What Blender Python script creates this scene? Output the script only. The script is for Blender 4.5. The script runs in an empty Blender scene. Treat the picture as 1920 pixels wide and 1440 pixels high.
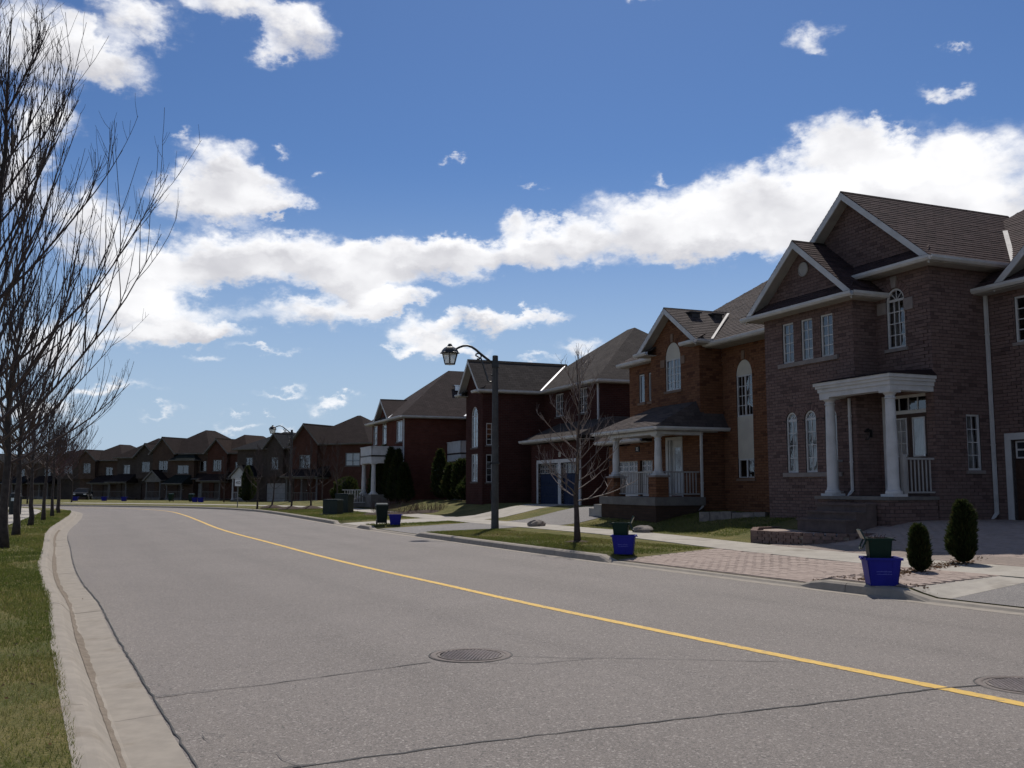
import bpy, math, random
import numpy as np
from mathutils import Vector, Matrix
from mathutils.geometry import tessellate_polygon
R = math.radians
sc = bpy.context.scene
COL = sc.collection
# ------------------------------------------------------------------ camera
cam_d = bpy.data.cameras.new('camera'); cam = bpy.data.objects.new('camera', cam_d); COL.objects.link(cam)
cam.location = (0, 0, 1.6)
cam.rotation_euler = (R(90) + math.atan(192/1780), 0, 0)
cam_d.sensor_width = 36; cam_d.lens = 36*1780/1920; cam_d.clip_end = 3000; cam_d.clip_start = .05
sc.camera = cam
# ------------------------------------------------------------------ light
SUN_AZ, SUN_EL = R(7.5), R(55)          # azimuth clockwise from +Y
world = bpy.data.worlds.new('World'); sc.world = world; world.use_nodes = True
world.cycles.sampling_method = 'MANUAL'; world.cycles.sample_map_resolution = 512
sun_d = bpy.data.lights.new('sun', 'SUN'); sun = bpy.data.objects.new('sun', sun_d); COL.objects.link(sun)
sun_d.energy = 4.3; sun_d.angle = R(.53); sun_d.color = (1, .945, .87)
sun.rotation_euler = (R(90) - SUN_EL, 0, R(180) - SUN_AZ); sun.location = (5, 40, 60)
vs = sc.view_settings
vs.view_transform = 'Standard'; vs.look = 'None'; vs.exposure = 0; vs.gamma = 1; vs.use_curve_mapping = False
sc.cycles.adaptive_threshold = .02; sc.cycles.use_denoising = True; sc.cycles.max_bounces = 5; sc.cycles.diffuse_bounces = 2; sc.cycles.glossy_bounces = 3; sc.cycles.transparent_max_bounces = 12
sc.cycles.sample_clamp_indirect = 6

class NT:
    def __init__(s, nt): s.nt = nt; nt.nodes.clear()
    def n(s, t, **kw):
        nd = s.nt.nodes.new(t)
        for k, v in kw.items():
            if k.startswith('i_'):
                key = k[2:]; key = int(key) if key.isdigit() else key.replace('_', ' ')
                if isinstance(v, bpy.types.NodeSocket): s.nt.links.new(v, nd.inputs[key])
                else: nd.inputs[key].default_value = v
            else: setattr(nd, k, v)
        return nd
    def m(s, op, a, b=0., c=0., clamp=False):
        nd = s.nt.nodes.new('ShaderNodeMath'); nd.operation = op; nd.use_clamp = clamp
        for i, v in enumerate((a, b, c)):
            if isinstance(v, bpy.types.NodeSocket): s.nt.links.new(v, nd.inputs[i])
            else: nd.inputs[i].default_value = v
        return nd.outputs[0]
    def v(s, op, a, b=(0, 0, 0), c=(0, 0, 0), out=0):
        nd = s.nt.nodes.new('ShaderNodeVectorMath'); nd.operation = op
        for i, x in enumerate((a, b, c)):
            if isinstance(x, bpy.types.NodeSocket): s.nt.links.new(x, nd.inputs[i])
            elif isinstance(x, (int, float)): nd.inputs[i].default_value = (x, x, x)
            else: nd.inputs[i].default_value = x
        return nd.outputs[out]
    def mix(s, f, a, b, mode='MIX'):
        nd = s.nt.nodes.new('ShaderNodeMix'); nd.data_type = 'RGBA'; nd.blend_type = mode
        for i, x in ((0, f), (6, a), (7, b)):
            if isinstance(x, bpy.types.NodeSocket): s.nt.links.new(x, nd.inputs[i])
            elif i and len(x) == 3: nd.inputs[i].default_value = (*x, 1)
            else: nd.inputs[i].default_value = x
        return nd.outputs[2]
    def ramp(s, x, a, b, smooth=True):
        nd = s.nt.nodes.new('ShaderNodeMapRange'); nd.interpolation_type = 'SMOOTHSTEP' if smooth else 'LINEAR'
        s.nt.links.new(x, nd.inputs[0]); nd.inputs[1].default_value = a; nd.inputs[2].default_value = b
        return nd.outputs[0]
    def noise(s, vec, scale, detail=3, rough=.5, col=False):
        nd = s.n('ShaderNodeTexNoise', i_Scale=scale, i_Detail=detail, i_Roughness=rough)
        if vec is not None: s.nt.links.new(vec, nd.inputs['Vector'])
        return nd.outputs['Color' if col else 'Fac']

# ---- sky: clear Nishita blue with broken cumulus, laid out by azimuth / elevation (degrees)
CLOUDS = [  # azimuth, elevation, half width, half height
]
def pix2azel(px, py):
    p = math.atan(192/1780); c, s = math.cos(p), math.sin(p)
    u, v = (px-960)/1780, (720-py)/1780
    x, y, z = u, c-v*s, s+v*c
    return math.degrees(math.atan2(x, y)), math.degrees(math.atan2(z, math.hypot(x, y)))
CLOUD_SPOTS = [(1850,340,150,85),(1690,330,130,85),(1540,345,110,85),(1545,250,75,48),(1640,262,55,36),(1430,385,120,72),(1290,400,115,66),(1160,425,100,60),(1065,455,60,42),(1330,440,160,40),(1560,430,150,60),(1750,430,160,60),
 (960,412,42,20),(925,470,60,34),(800,475,95,46),(870,505,60,34),(700,535,95,42),(600,470,95,42),(480,455,95,44),(380,470,85,46),(300,520,80,50),(590,582,130,28),(720,480,70,38),
 (410,305,72,44),(500,345,82,34),(350,365,80,42),(440,370,90,30),
 (340,600,110,44),(235,560,75,45),(415,628,70,20),
 (790,622,70,30),(920,606,110,18),(820,655,95,20),(1010,592,62,13),
 (605,762,46,15),(1085,646,60,18),(395,682,28,11),(515,664,60,9),(530,735,58,8),(290,770,36,8),(440,802,55,10),
 (60,90,100,62),(190,110,80,36),(560,45,72,42),(430,10,105,32),(505,85,38,24),(260,45,80,34),(70,215,70,40),(40,330,50,70),(150,425,70,52),(110,640,90,50),
 (1525,60,44,27),(1800,165,52,15),(1825,80,26,8),(1222,8,26,14),(632,320,22,9),(860,300,18,7),(350,252,16,12),(480,510,90,30),(190,728,70,12),(80,760,60,25),(510,775,18,5),(430,771,24,6),(740,660,30,15),(530,270,26,9),(715,577,50,14),(540,370,50,18),(1545,90,36,15),(560,800,40,9),(1010,668,36,10),(300,640,90,22),(640,755,30,12),(1240,320,30,9),(1000,360,26,8),(990,445,60,34),(1000,485,55,24),(640,505,90,38),(840,455,60,28),(250,480,70,40),(740,560,70,24)]
def build_world():
    w = NT(world.node_tree)
    sky = w.n('ShaderNodeTexSky', sky_type='NISHITA', sun_disc=False, sun_elevation=SUN_EL, sun_rotation=SUN_AZ,
              altitude=150, air_density=1.0, dust_density=.35, ozone_density=3.0)
    tc = w.n('ShaderNodeTexCoord'); g = tc.outputs['Generated']
    xyz = w.n('ShaderNodeSeparateXYZ', i_Vector=g)
    x, y, z = xyz.outputs
    az = w.m('MULTIPLY', w.m('ARCTAN2', x, y), 57.2958)
    el = w.m('MULTIPLY', w.m('ARCTAN2', z, w.m('SQRT', w.m('ADD', w.m('MULTIPLY', x, x), w.m('MULTIPLY', y, y)))), 57.2958)
    p = w.n('ShaderNodeCombineXYZ', i_X=az, i_Y=el).outputs[0]
    st = w.v('MULTIPLY', p, (.8, 1.25, 1))
    w1 = w.v('SUBTRACT', w.noise(st, .16, 3, .55, True), .5)
    w2 = w.v('SUBTRACT', w.noise(st, .75, 5, .62, True), .5)
    q = w.v('ADD', p, w.v('MULTIPLY', w1, (5.5, 3.4, 0)))
    q = w.v('ADD', q, w.v('MULTIPLY', w2, (3.6, 2.6, 0)))
    acc = None
    for (px, py, rx, ry) in CLOUD_SPOTS:
        a, e = pix2azel(px, py); k = .0322*1.30
        ix, iy = 1/(rx*k), 1/(ry*k)
        d = w.v('MULTIPLY_ADD', q, (ix, iy, 0), (-a*ix, -e*iy, 0))
        f = w.m('MAXIMUM', w.m('SUBTRACT', 1., w.v('LENGTH', d, out=1)), 0.)
        wt = .50 if rx*ry < 700 else .68 if rx*ry < 1300 else 1.; hv = w.v('MULTIPLY_ADD', d, (0, wt, 0), (wt, 0, 0)); vec = w.n('ShaderNodeVectorMath', operation='SCALE'); w.nt.links.new(hv, vec.inputs[0]); w.nt.links.new(f, vec.inputs['Scale'])
        acc = vec.outputs[0] if acc is None else w.v('ADD', acc, vec.outputs[0])
    sp = w.n('ShaderNodeSeparateXYZ', i_Vector=acc); W, V = sp.outputs[0], sp.outputs[1]
    # the sky outside the picture carries the same kind of broken cloud
    gen = w.noise(w.v('MULTIPLY', g, (1, 1, 2.6)), 2.6, 4, .58)
    inside = w.m('MULTIPLY', w.ramp(w.m('ABSOLUTE', az), 40, 31), w.ramp(el, 35, 29))
    gd = w.m('MULTIPLY', w.ramp(gen, .53, .70), w.m('SUBTRACT', 1, inside))
    gd = w.m('MULTIPLY', gd, w.ramp(el, 1, 8))
    fine = w.noise(st, 1.1, 5, .58)
    dens = w.m('ADD', w.m('MULTIPLY', W, 1.25), w.m('MULTIPLY', w.m('SUBTRACT', fine, .5), .85))
    cov = w.ramp(dens, -.02, 1.15)
    cov = w.m('MULTIPLY', cov, w.ramp(W, 0, .50))
    cov = w.m('MAXIMUM', cov, gd)
    sh = w.m('DIVIDE', V, w.m('ADD', W, .12))
    bill = w.noise(w.v('ADD', st, w.v('MULTIPLY', w2, (1.2, 1.2, 0))), .26, 3, .5)
    lit = w.m('ADD', w.m('MULTIPLY', sh, .95), w.m('MULTIPLY', w.m('SUBTRACT', bill, .47), 1.7))
    thin = w.ramp(W, .9, .2)
    lit = w.m('ADD', lit, w.m('MULTIPLY', thin, .45))
    lit = w.ramp(lit, -.55, .5)
    blue = w.v('MULTIPLY', w.n('ShaderNodeGamma', i_Color=w.v('MULTIPLY', sky.outputs[0], .1), i_Gamma=1.13).outputs[0], (5.2, 6.5, 8.1))
    blue = w.mix(w.m('MULTIPLY', w.ramp(el, 20, -1), .9), blue, (4.4, 5.6, 7.2))
    ccol = w.mix(lit, (6.3, 6.25, 6.6), (10.8, 10.75, 10.8))
    col = w.mix(w.m('MULTIPLY', cov, .96), blue, ccol)
    bg = w.n('ShaderNodeBackground', i_Color=col, i_Strength=.10)
    out = w.n('ShaderNodeOutputWorld', i_Surface=bg.outputs[0])
build_world()

# ------------------------------------------------------------------ materials
MATS = {}
def pm(name, c1, c2=None, scale=6., rough=.8, bump=0., bscale=None, detail=4, spec=.3, c3=None, c3s=1., c3lo=.55, c3hi=.7, metal=0., coord='Object'):
    if name in MATS: return MATS[name]
    m = bpy.data.materials.new(name); m.use_nodes = True; w = NT(m.node_tree)
    b = w.n('ShaderNodeBsdfPrincipled', i_Roughness=rough, i_Metallic=metal); b.inputs['Specular IOR Level'].default_value = spec
    w.n('ShaderNodeOutputMaterial', i_Surface=b.outputs[0])
    vec = w.n('ShaderNodeTexCoord').outputs[coord]
    col = (*c1, 1)
    if c2 is not None:
        f = w.ramp(w.noise(vec, scale, detail, .6), .32, .68)
        col = w.mix(f, c1, c2)
    if c3 is not None:
        f3 = w.ramp(w.noise(vec, c3s, 5, .6), c3lo, c3hi)
        col = w.mix(f3, col, c3)
    if isinstance(col, bpy.types.NodeSocket): w.nt.links.new(col, b.inputs['Base Color'])
    else: b.inputs['Base Color'].default_value = col
    if bump:
        bn = w.n('ShaderNodeBump', i_Strength=bump, i_Distance=.02, i_Height=w.noise(vec, bscale or scale*4, 4, .6))
        w.nt.links.new(bn.outputs[0], b.inputs['Normal'])
    MATS[name] = m; return m
def m_pieces(name, ca, cb, cc, attr=True, rough=.85, bump=.3, sc_=14., mott=.35):
    """bricks / shingles / pavers: every piece its own tone, from a face attribute or the object's random number"""
    if name in MATS: return MATS[name]
    m = bpy.data.materials.new(name); m.use_nodes = True; w = NT(m.node_tree)
    b = w.n('ShaderNodeBsdfPrincipled', i_Roughness=rough); b.inputs['Specular IOR Level'].default_value = .06
    w.n('ShaderNodeOutputMaterial', i_Surface=b.outputs[0])
    r = w.n('ShaderNodeAttribute', attribute_name='rnd').outputs['Fac'] if attr else w.n('ShaderNodeObjectInfo').outputs['Random']
    geo = w.n('ShaderNodeNewGeometry').outputs['Position']
    col = w.mix(w.ramp(r, 0, .6, False), ca, cb)
    col = w.mix(w.ramp(r, .72, 1, False), col, cc)
    col = w.mix(w.m('MULTIPLY', w.ramp(w.noise(geo, sc_, 4, .65), .3, .75), mott), col, tuple(x*.45 for x in ca))
    w.nt.links.new(col, b.inputs['Base Color'])
    bn = w.n('ShaderNodeBump', i_Strength=bump, i_Distance=.006, i_Height=w.noise(geo, 60, 3, .6))
    w.nt.links.new(bn.outputs[0], b.inputs['Normal'])
    MATS[name] = m; return m
def m_brickwall(name, ca, cb, mortar, bw=.257, bh=.0857):
    if name in MATS: return MATS[name]
    m = bpy.data.materials.new(name); m.use_nodes = True; w = NT(m.node_tree)
    b = w.n('ShaderNodeBsdfPrincipled', i_Roughness=.95); b.inputs['Specular IOR Level'].default_value = .04
    w.n('ShaderNodeOutputMaterial', i_Surface=b.outputs[0])
    uv = w.n('ShaderNodeTexCoord').outputs['UV']
    br = w.n('ShaderNodeTexBrick', i_Vector=uv, i_Scale=1., i_Color1=(*ca, 1), i_Color2=(*cb, 1), i_Mortar=(*mortar, 1))
    br.inputs['Mortar Size'].default_value = .008; br.inputs['Brick Width'].default_value = bw; br.inputs['Row Height'].default_value = bh
    br.inputs['Bias'].default_value = -.1
    dirt = w.ramp(w.noise(uv, 1.3, 5, .6), .35, .75)
    col = w.mix(w.m('MULTIPLY', dirt, .45), br.outputs[0], tuple(x*.55 for x in ca))
    w.nt.links.new(col, b.inputs['Base Color'])
    bn = w.n('ShaderNodeBump', i_Strength=.6, i_Distance=.01, i_Height=w.m('SUBTRACT', 1., br.outputs[1]))
    w.nt.links.new(bn.outputs[0], b.inputs['Normal'])
    MATS[name] = m; return m
def m_shinglesheet(name, ca, cb):
    return m_brickwall(name, ca, cb, tuple(x*.45 for x in ca), .32, .15)
def m_asphalt(name, c1, c2, agg=170., lanes=False):
    m = bpy.data.materials.new(name); m.use_nodes = True; w = NT(m.node_tree)
    b = w.n('ShaderNodeBsdfPrincipled', i_Roughness=.8); b.inputs['Specular IOR Level'].default_value = .35
    w.n('ShaderNodeOutputMaterial', i_Surface=b.outputs[0])
    v = w.n('ShaderNodeTexCoord').outputs['Object']
    big = w.ramp(w.noise(v, .35, 5, .6), .35, .68)
    mid = w.noise(v, 2.2, 4, .6)
    col = w.mix(big, c1, c2)
    col = w.mix(w.m('MULTIPLY', w.ramp(mid, .5, .75), .3), col, tuple(x*.78 for x in c1))
    if lanes:   # wheel tracks and drips worn into the surface, by distance from the centre line
        sx = w.m('ABSOLUTE', w.n('ShaderNodeSeparateXYZ', i_Vector=w.n('ShaderNodeTexCoord').outputs['UV']).outputs[1])
        uvn = w.noise(w.v('MULTIPLY', w.n('ShaderNodeTexCoord').outputs['UV'], (.12, 1.2, 1)), 1.5, 4, .6)
        tr = [w.m('POWER', 2.718, w.m('MULTIPLY', w.m('POWER', w.m('SUBTRACT', sx, c_), 2.), -6.)) for c_ in (1.55, 3.25)]
        trk = w.m('MULTIPLY', w.m('ADD', tr[0], tr[1]), w.ramp(uvn, .25, .7))
        col = w.mix(w.m('MULTIPLY', trk, .50), col, tuple(x*.70 for x in c1))
        edge = w.m('MULTIPLY', w.ramp(sx, 4.2, 5.1), w.ramp(uvn, .35, .6)); col = w.mix(w.m('MULTIPLY', edge, .35), col, (.19, .165, .14))
        st_ = w.ramp(w.noise(v, .9, 3, .5), .70, .78); col = w.mix(w.m('MULTIPLY', st_, .35), col, tuple(x*.6 for x in c1))
    vo = w.n('ShaderNodeTexVoronoi', i_Vector=v, i_Scale=agg); vo2 = w.n('ShaderNodeTexVoronoi', i_Vector=v, i_Scale=agg*.42)
    g = w.n('ShaderNodeSeparateColor', i_Color=vo.outputs['Color']).outputs[0]; g2 = w.n('ShaderNodeSeparateColor', i_Color=vo2.outputs['Color']).outputs[1]
    col = w.mix(w.m('MULTIPLY', w.ramp(g, .60, 1.), .48), col, (.32, .275, .245))
    col = w.mix(w.m('MULTIPLY', w.ramp(g, .36, 0.), .5), col, (.035, .033, .034))
    col = w.mix(w.m('MULTIPLY', w.ramp(g2, .86, 1.), .45), col, (.40, .36, .33))
    col = w.mix(w.m('MULTIPLY', w.ramp(g2, .10, 0.), .6), col, (.03, .03, .03))
    w.nt.links.new(col, b.inputs['Base Color'])
    h = w.m('ADD', w.m('MULTIPLY', g, .6), w.noise(v, 90, 3, .6))
    bn = w.n('ShaderNodeBump', i_Strength=.35, i_Distance=.006, i_Height=h)
    w.nt.links.new(bn.outputs[0], b.inputs['Normal'])
    MATS[name] = m; return m
def m_lawn(name):
    m = bpy.data.materials.new(name); m.use_nodes = True; w = NT(m.node_tree)
    b = w.n('ShaderNodeBsdfPrincipled', i_Roughness=.95); b.inputs['Specular IOR Level'].default_value = .1
    w.n('ShaderNodeOutputMaterial', i_Surface=b.outputs[0])
    v = w.n('ShaderNodeTexCoord').outputs['Object']
    f = w.ramp(w.noise(v, 1.1, 6, .65), .38, .66)
    col = w.mix(f, (.085, .092, .026), (.175, .148, .056))
    f2 = w.ramp(w.noise(v, 22, 4, .7), .45, .7)
    col = w.mix(w.m('MULTIPLY', f2, .6), col, (.21, .175, .085))
    f3 = w.ramp(w.noise(v, .55, 5, .7), .60, .74)
    col = w.mix(w.m('MULTIPLY', f3, .75), col, (.13, .092, .055))
    f4 = w.ramp(w.noise(v, 60, 2, .6), .55, .35)
    col = w.mix(w.m('MULTIPLY', f4, .55), col, (.022, .030, .010))
    w.nt.links.new(col, b.inputs['Base Color'])
    bn = w.n('ShaderNodeBump', i_Strength=.8, i_Distance=.03, i_Height=w.noise(v, 45, 4, .7))
    w.nt.links.new(bn.outputs[0], b.inputs['Normal'])
    MATS[name] = m; return m
def m_blade(name, cols, rough=.7, tl=.45):
    m = bpy.data.materials.new(name); m.use_nodes = True; w = NT(m.node_tree)
    r = w.n('ShaderNodeAttribute', attribute_name='rnd').outputs['Fac']
    col = w.mix(w.ramp(r, 0, .5, False), cols[0], cols[1]); col = w.mix(w.ramp(r, .5, .8, False), col, cols[2]); col = w.mix(w.ramp(r, .82, 1., False), col, cols[3])
    d = w.n('ShaderNodeBsdfPrincipled', i_Roughness=rough, i_Base_Color=col); d.inputs['Specular IOR Level'].default_value = .2
    t = w.n('ShaderNodeBsdfTranslucent', i_Color=col)
    mx = w.n('ShaderNodeMixShader', i_0=tl, i_1=d.outputs[0], i_2=t.outputs[0])
    w.n('ShaderNodeOutputMaterial', i_Surface=mx.outputs[0]); MATS[name] = m; return m
def m_glass(name, tint=.75, ior=1.55):
    m = bpy.data.materials.new(name); m.use_nodes = True; w = NT(m.node_tree)
    fr = w.n('ShaderNodeFresnel', i_IOR=ior)
    v = w.n('ShaderNodeTexCoord').outputs['Object']
    bn = w.n('ShaderNodeBump', i_Strength=.06, i_Distance=.02, i_Height=w.noise(v, 2.5, 2))
    g = w.n('ShaderNodeBsdfGlossy', i_Roughness=.02, i_Color=(.95, .97, 1, 1), i_Normal=bn.outputs[0])
    t = w.n('ShaderNodeBsdfTransparent', i_Color=(tint, tint, tint*1.03, 1))
    f = w.m('ADD', w.m('MULTIPLY', fr.outputs[0], 1.3), .05, clamp=True)
    mx = w.n('ShaderNodeMixShader', i_0=f, i_1=t.outputs[0], i_2=g.outputs[0])
    w.n('ShaderNodeOutputMaterial', i_Surface=mx.outputs[0]); MATS[name] = m; return m
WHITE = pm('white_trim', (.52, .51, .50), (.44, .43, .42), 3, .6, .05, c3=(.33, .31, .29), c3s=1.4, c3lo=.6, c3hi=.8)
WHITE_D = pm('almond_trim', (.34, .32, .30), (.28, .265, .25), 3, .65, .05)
GLASS = m_glass('window_glass')
CURTAIN = pm('curtain_cloth', (.62, .61, .58), (.5, .5, .48), 5, .9)
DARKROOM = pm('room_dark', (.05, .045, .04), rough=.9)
CONC = pm('concrete', (.36, .33, .285), (.29, .265, .23), 2.2, .9, .25, 60, c3=(.21, .185, .155), c3s=.9, c3lo=.55, c3hi=.75)
CONC_KERB = pm('concrete_kerb', (.30, .268, .228), (.255, .228, .195), 6, .95, .12, 120, spec=.1, c3=(.20, .17, .135), c3s=2.2, c3lo=.55, c3hi=.8)
CONC_D = pm('concrete_dark', (.165, .15, .135), (.12, .11, .10), 3, .9, .2, 40)
ASPH = m_asphalt('asphalt_road', (.130, .113, .101), (.150, .131, .118), lanes=True)
ASPH_D = m_asphalt('asphalt_drive', (.115, .108, .105), (.14, .132, .128))
LAWN = m_lawn('lawn')
BLADES = m_blade('grass_blades', [(.075, .105, .020), (.140, .155, .038), (.22, .19, .066), (.36, .28, .15)])
PAINT_Y = pm('yellow_paint', (.62, .39, .075), (.52, .33, .07), 9, .7, .2, 120, c3=(.26, .19, .10), c3s=16, c3lo=.54, c3hi=.70)
CRACK = pm('crack_sealant', (.022, .021, .022), (.05, .047, .045), 8, .75)
CRACK_S = pm('crack_faded', (.075, .072, .072), (.11, .103, .1), 8, .85)
IRON = pm('cast_iron', (.15, .12, .105), (.105, .085, .075), 20, .7, .3, 80, spec=.3)
IRON_L = pm('worn_iron', (.34, .285, .255), (.25, .205, .18), 20, .65, .2, 80, spec=.3)
BLACKM = pm('black_metal', (.012, .012, .013), rough=.45, spec=.5)
POLE = pm('concrete_pole', (.085, .083, .082), (.06, .058, .058), 5, .85, .2, 90)
BARK = pm('bark', (.066, .054, .048), (.036, .029, .027), 9, .9, .5, 30)
BARK_D = pm('bark_young', (.075, .055, .047), (.045, .034, .03), 12, .9, .4, 30)
TWIG = pm('twig', (.085, .06, .052), (.05, .036, .033), 6, .75)
TWIG_R = pm('twig_reddish', (.11, .055, .052), (.065, .035, .035), 6, .8)
CEDAR = m_blade('cedar_foliage', [(.020, .034, .010), (.030, .042, .012), (.045, .045, .014), (.07, .052, .02)])
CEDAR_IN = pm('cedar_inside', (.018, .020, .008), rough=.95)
MULCH = pm('mulch', (.055, .032, .02), (.03, .018, .012), 20, .95, .7, 50)
BLUE = pm('blue_plastic', (.006, .008, .22), (.005, .007, .19), 4, .5, .05, spec=.25)
GREEN = pm('green_plastic', (.004, .022, .014), (.004, .018, .012), 4, .5, .05, spec=.18)
GREEN_D = pm('green_plastic_dark', (.006, .014, .011), (.005, .011, .009), 4, .6, spec=.2)
GREENL = pm('green_lid', (.004, .022, .015), rough=.3, spec=.4)
PRINT = pm('bin_print', (.10, .11, .42), rough=.6)
STONE = pm('boulder_stone', (.22, .19, .17), (.13, .115, .105), 5, .9, .7, 14, c3=(.30, .25, .22), c3s=2.5)
UTIL = pm('utility_green', (.016, .026, .02), (.012, .02, .016), 3, .55)
STEEL = pm('galvanised_steel', (.55, .56, .58), rough=.32, metal=1.)
FLASH = pm('bright_flashing', (.72, .72, .74), rough=.42, metal=.9)
FLASH_W = pm('white_flashing', (.60, .57, .52), (.5, .47, .43), 4, .7, spec=.2)
DOORBR = pm('brown_door', (.055, .03, .022), (.04, .022, .016), 8, .5)
DOORBL = pm('blue_garage', (.012, .020, .050), (.010, .017, .042), 3, .65, spec=.15)
SIGNW = pm('sign_white', (.78, .78, .76), rough=.5)
SIGNB = pm('sign_black', (.01, .01, .01), rough=.6)
MORTAR = pm('mortar_mauve', (.065, .052, .049), (.05, .04, .038), 6, .95)
MORTAR2 = pm('mortar_orange', (.07, .04, .026), (.052, .032, .022), 6, .95)
STONE_SILL = pm('stone_sill', (.24, .20, .185), (.19, .165, .15), 4, .85, .1)
STONE_SILL2 = pm('stone_sill_tan', (.20, .13, .09), (.16, .11, .08), 4, .85, .1)
PANEL = pm('cream_panel', (.50, .46, .38), (.44, .40, .34), 2.5, .7)
H1B = ((.150, .098, .088), (.180, .122, .108), (.100, .066, .061))
H2B = ((.160, .072, .040), (.195, .093, .052), (.095, .043, .027))
H1S = ((.056, .038, .038), (.074, .050, .049), (.036, .025, .026))
H2S = ((.078, .064, .060), (.10, .082, .076), (.052, .044, .043))
# ------------------------------------------------------------------ mesh helpers
class MB:
    def __init__(s): s.v = []; s.f = []; s.uv = []; s.rnd = []; s.cur = 0.
    def add(s, vs, fs, uvs=None):
        o = len(s.v); s.v += [tuple(p) for p in vs]
        for i, f in enumerate(fs):
            s.f.append(tuple(o+k for k in f)); s.rnd.append(s.cur)
            s.uv.append(uvs[i] if uvs else None)
        return s
    def quad(s, a, b, c, d, uv=None): return s.add([a, b, c, d], [(0, 1, 2, 3)], [uv] if uv else None)
    def hexa(s, p):   # 8 points: bottom 4 ccw, top 4
        return s.add(p, [(3, 2, 1, 0), (4, 5, 6, 7), (0, 1, 5, 4), (1, 2, 6, 5), (2, 3, 7, 6), (3, 0, 4, 7)])
    def box(s, x0, x1, y0, y1, z0, z1, T=None):
        p = [(x0, y0, z0), (x1, y0, z0), (x1, y1, z0), (x0, y1, z0), (x0, y0, z1), (x1, y0, z1), (x1, y1, z1), (x0, y1, z1)]
        return s.hexa([T(*q) for q in p] if T else p)
    def taper(s, cx, cy, z0, z1, hx0, hy0, hx1, hy1):
        return s.hexa([(cx-hx0, cy-hy0, z0), (cx+hx0, cy-hy0, z0), (cx+hx0, cy+hy0, z0), (cx-hx0, cy+hy0, z0), (cx-hx1, cy-hy1, z1), (cx+hx1, cy-hy1, z1), (cx+hx1, cy+hy1, z1), (cx-hx1, cy+hy1, z1)])
    def tube(s, pts, rads, n=6, cap=True):
        pts = [Vector(p) for p in pts]; rings = []; o = len(s.v); up = Vector((0, 0, 1)); prev = None
        for i, p in enumerate(pts):
            d = (pts[min(i+1, len(pts)-1)]-pts[max(i-1, 0)])
            d = d.normalized() if d.length > 1e-9 else up
            if prev is None:
                a = d.cross(Vector((1, 0, 0)) if abs(d.x) < .9 else Vector((0, 1, 0))).normalized()
            else:
                a = prev-d*prev.dot(d); a = a.normalized() if a.length > 1e-6 else d.orthogonal().normalized()
            prev = a; b = d.cross(a); r = rads[i] if hasattr(rads, '__len__') else rads
            for k in range(n):
                t = 2*math.pi*k/n; q = p+(a*math.cos(t)+b*math.sin(t))*r; s.v.append((q.x, q.y, q.z))
        for i in range(len(pts)-1):
            for k in range(n):
                a0 = o+i*n+k; a1 = o+i*n+(k+1) % n
                s.f.append((a0, a1, a1+n, a0+n)); s.rnd.append(s.cur); s.uv.append(None)
        if cap:
            s.f.append(tuple(o+k for k in range(n))[::-1]); s.f.append(tuple(o+(len(pts)-1)*n+k for k in range(n)))
            s.rnd += [s.cur]*2; s.uv += [None]*2
        return s
    def lathe(s, prof, n=16, c=(0, 0, 0)):
        o = len(s.v)
        for r, z in prof:
            for k in range(n):
                t = 2*math.pi*k/n; s.v.append((c[0]+r*math.cos(t), c[1]+r*math.sin(t), c[2]+z))
        fs = []
        for i in range(len(prof)-1):
            for k in range(n):
                a0 = o+i*n+k; a1 = o+i*n+(k+1) % n; fs.append((a0, a1, a1+n, a0+n))
        fs.append(tuple(o+k for k in range(n))[::-1]); fs.append(tuple(o+(len(prof)-1)*n+k for k in range(n)))
        s.f += fs; s.rnd += [s.cur]*len(fs); s.uv += [None]*len(fs); return s
    def poly(s, pts, uv=None): return s.add(pts, [tuple(range(len(pts)))], [uv] if uv else None)
    def slab(s, pts, off):     # polygon extruded by vector off
        n = len(pts); off = Vector(off); b = [tuple(Vector(p)+off) for p in pts]
        return s.add(list(pts)+b, [tuple(range(n)), tuple(range(2*n-1, n-1, -1))]+[(i, n+i, n+(i+1) % n, (i+1) % n) for i in range(n)])
    def mesh(s, name, mat, smooth=False, fix=False):
        me = bpy.data.meshes.new(name); me.from_pydata(s.v, [], s.f)
        if any(u is not None for u in s.uv):
            l = me.uv_layers.new(name='UVMap'); i = 0
            for f, u in zip(s.f, s.uv):
                for k in range(len(f)):
                    if u is not None: l.data[i].uv = u[k]
                    i += 1
        if any(s.rnd): me.attributes.new('rnd', 'FLOAT', 'FACE').data.foreach_set('value', np.array(s.rnd, dtype=np.float32))
        me.materials.append(mat)
        if smooth: me.polygons.foreach_set('use_smooth', [True]*len(me.polygons))
        if fix:
            import bmesh
            bm = bmesh.new(); bm.from_mesh(me); bmesh.ops.recalc_face_normals(bm, faces=bm.faces); bm.to_mesh(me); bm.free()
        me.update(); return me
    def build(s, name, mat, parent=None, smooth=False, fix=False, **kw):
        return obj(name, s.mesh(name, mat, smooth, fix), parent, **kw)
def obj(name, me, parent=None, loc=None, rot=None, mat4=None, kind=None, label=None, cat=None, group=None):
    o = bpy.data.objects.new(name, me); COL.objects.link(o); o.parent = parent
    if mat4 is not None: o.matrix_local = mat4
    if loc is not None: o.location = loc
    if rot is not None: o.rotation_euler = rot
    for k, v in (('kind', kind), ('label', label), ('category', cat), ('group', group)):
        if v: o[k] = v
    return o
def thing(name, label, cat, loc=(0, 0, 0), rz=0., group=None):
    return obj(name, None, None, loc, (0, 0, rz), label=label, cat=cat, group=group)
def copy_tree(o, parent=None):
    c = o.copy(); COL.objects.link(c); c.parent = parent
    for ch in list(o.children): copy_tree(ch, c)
    return c
rng = random.Random(7)
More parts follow.
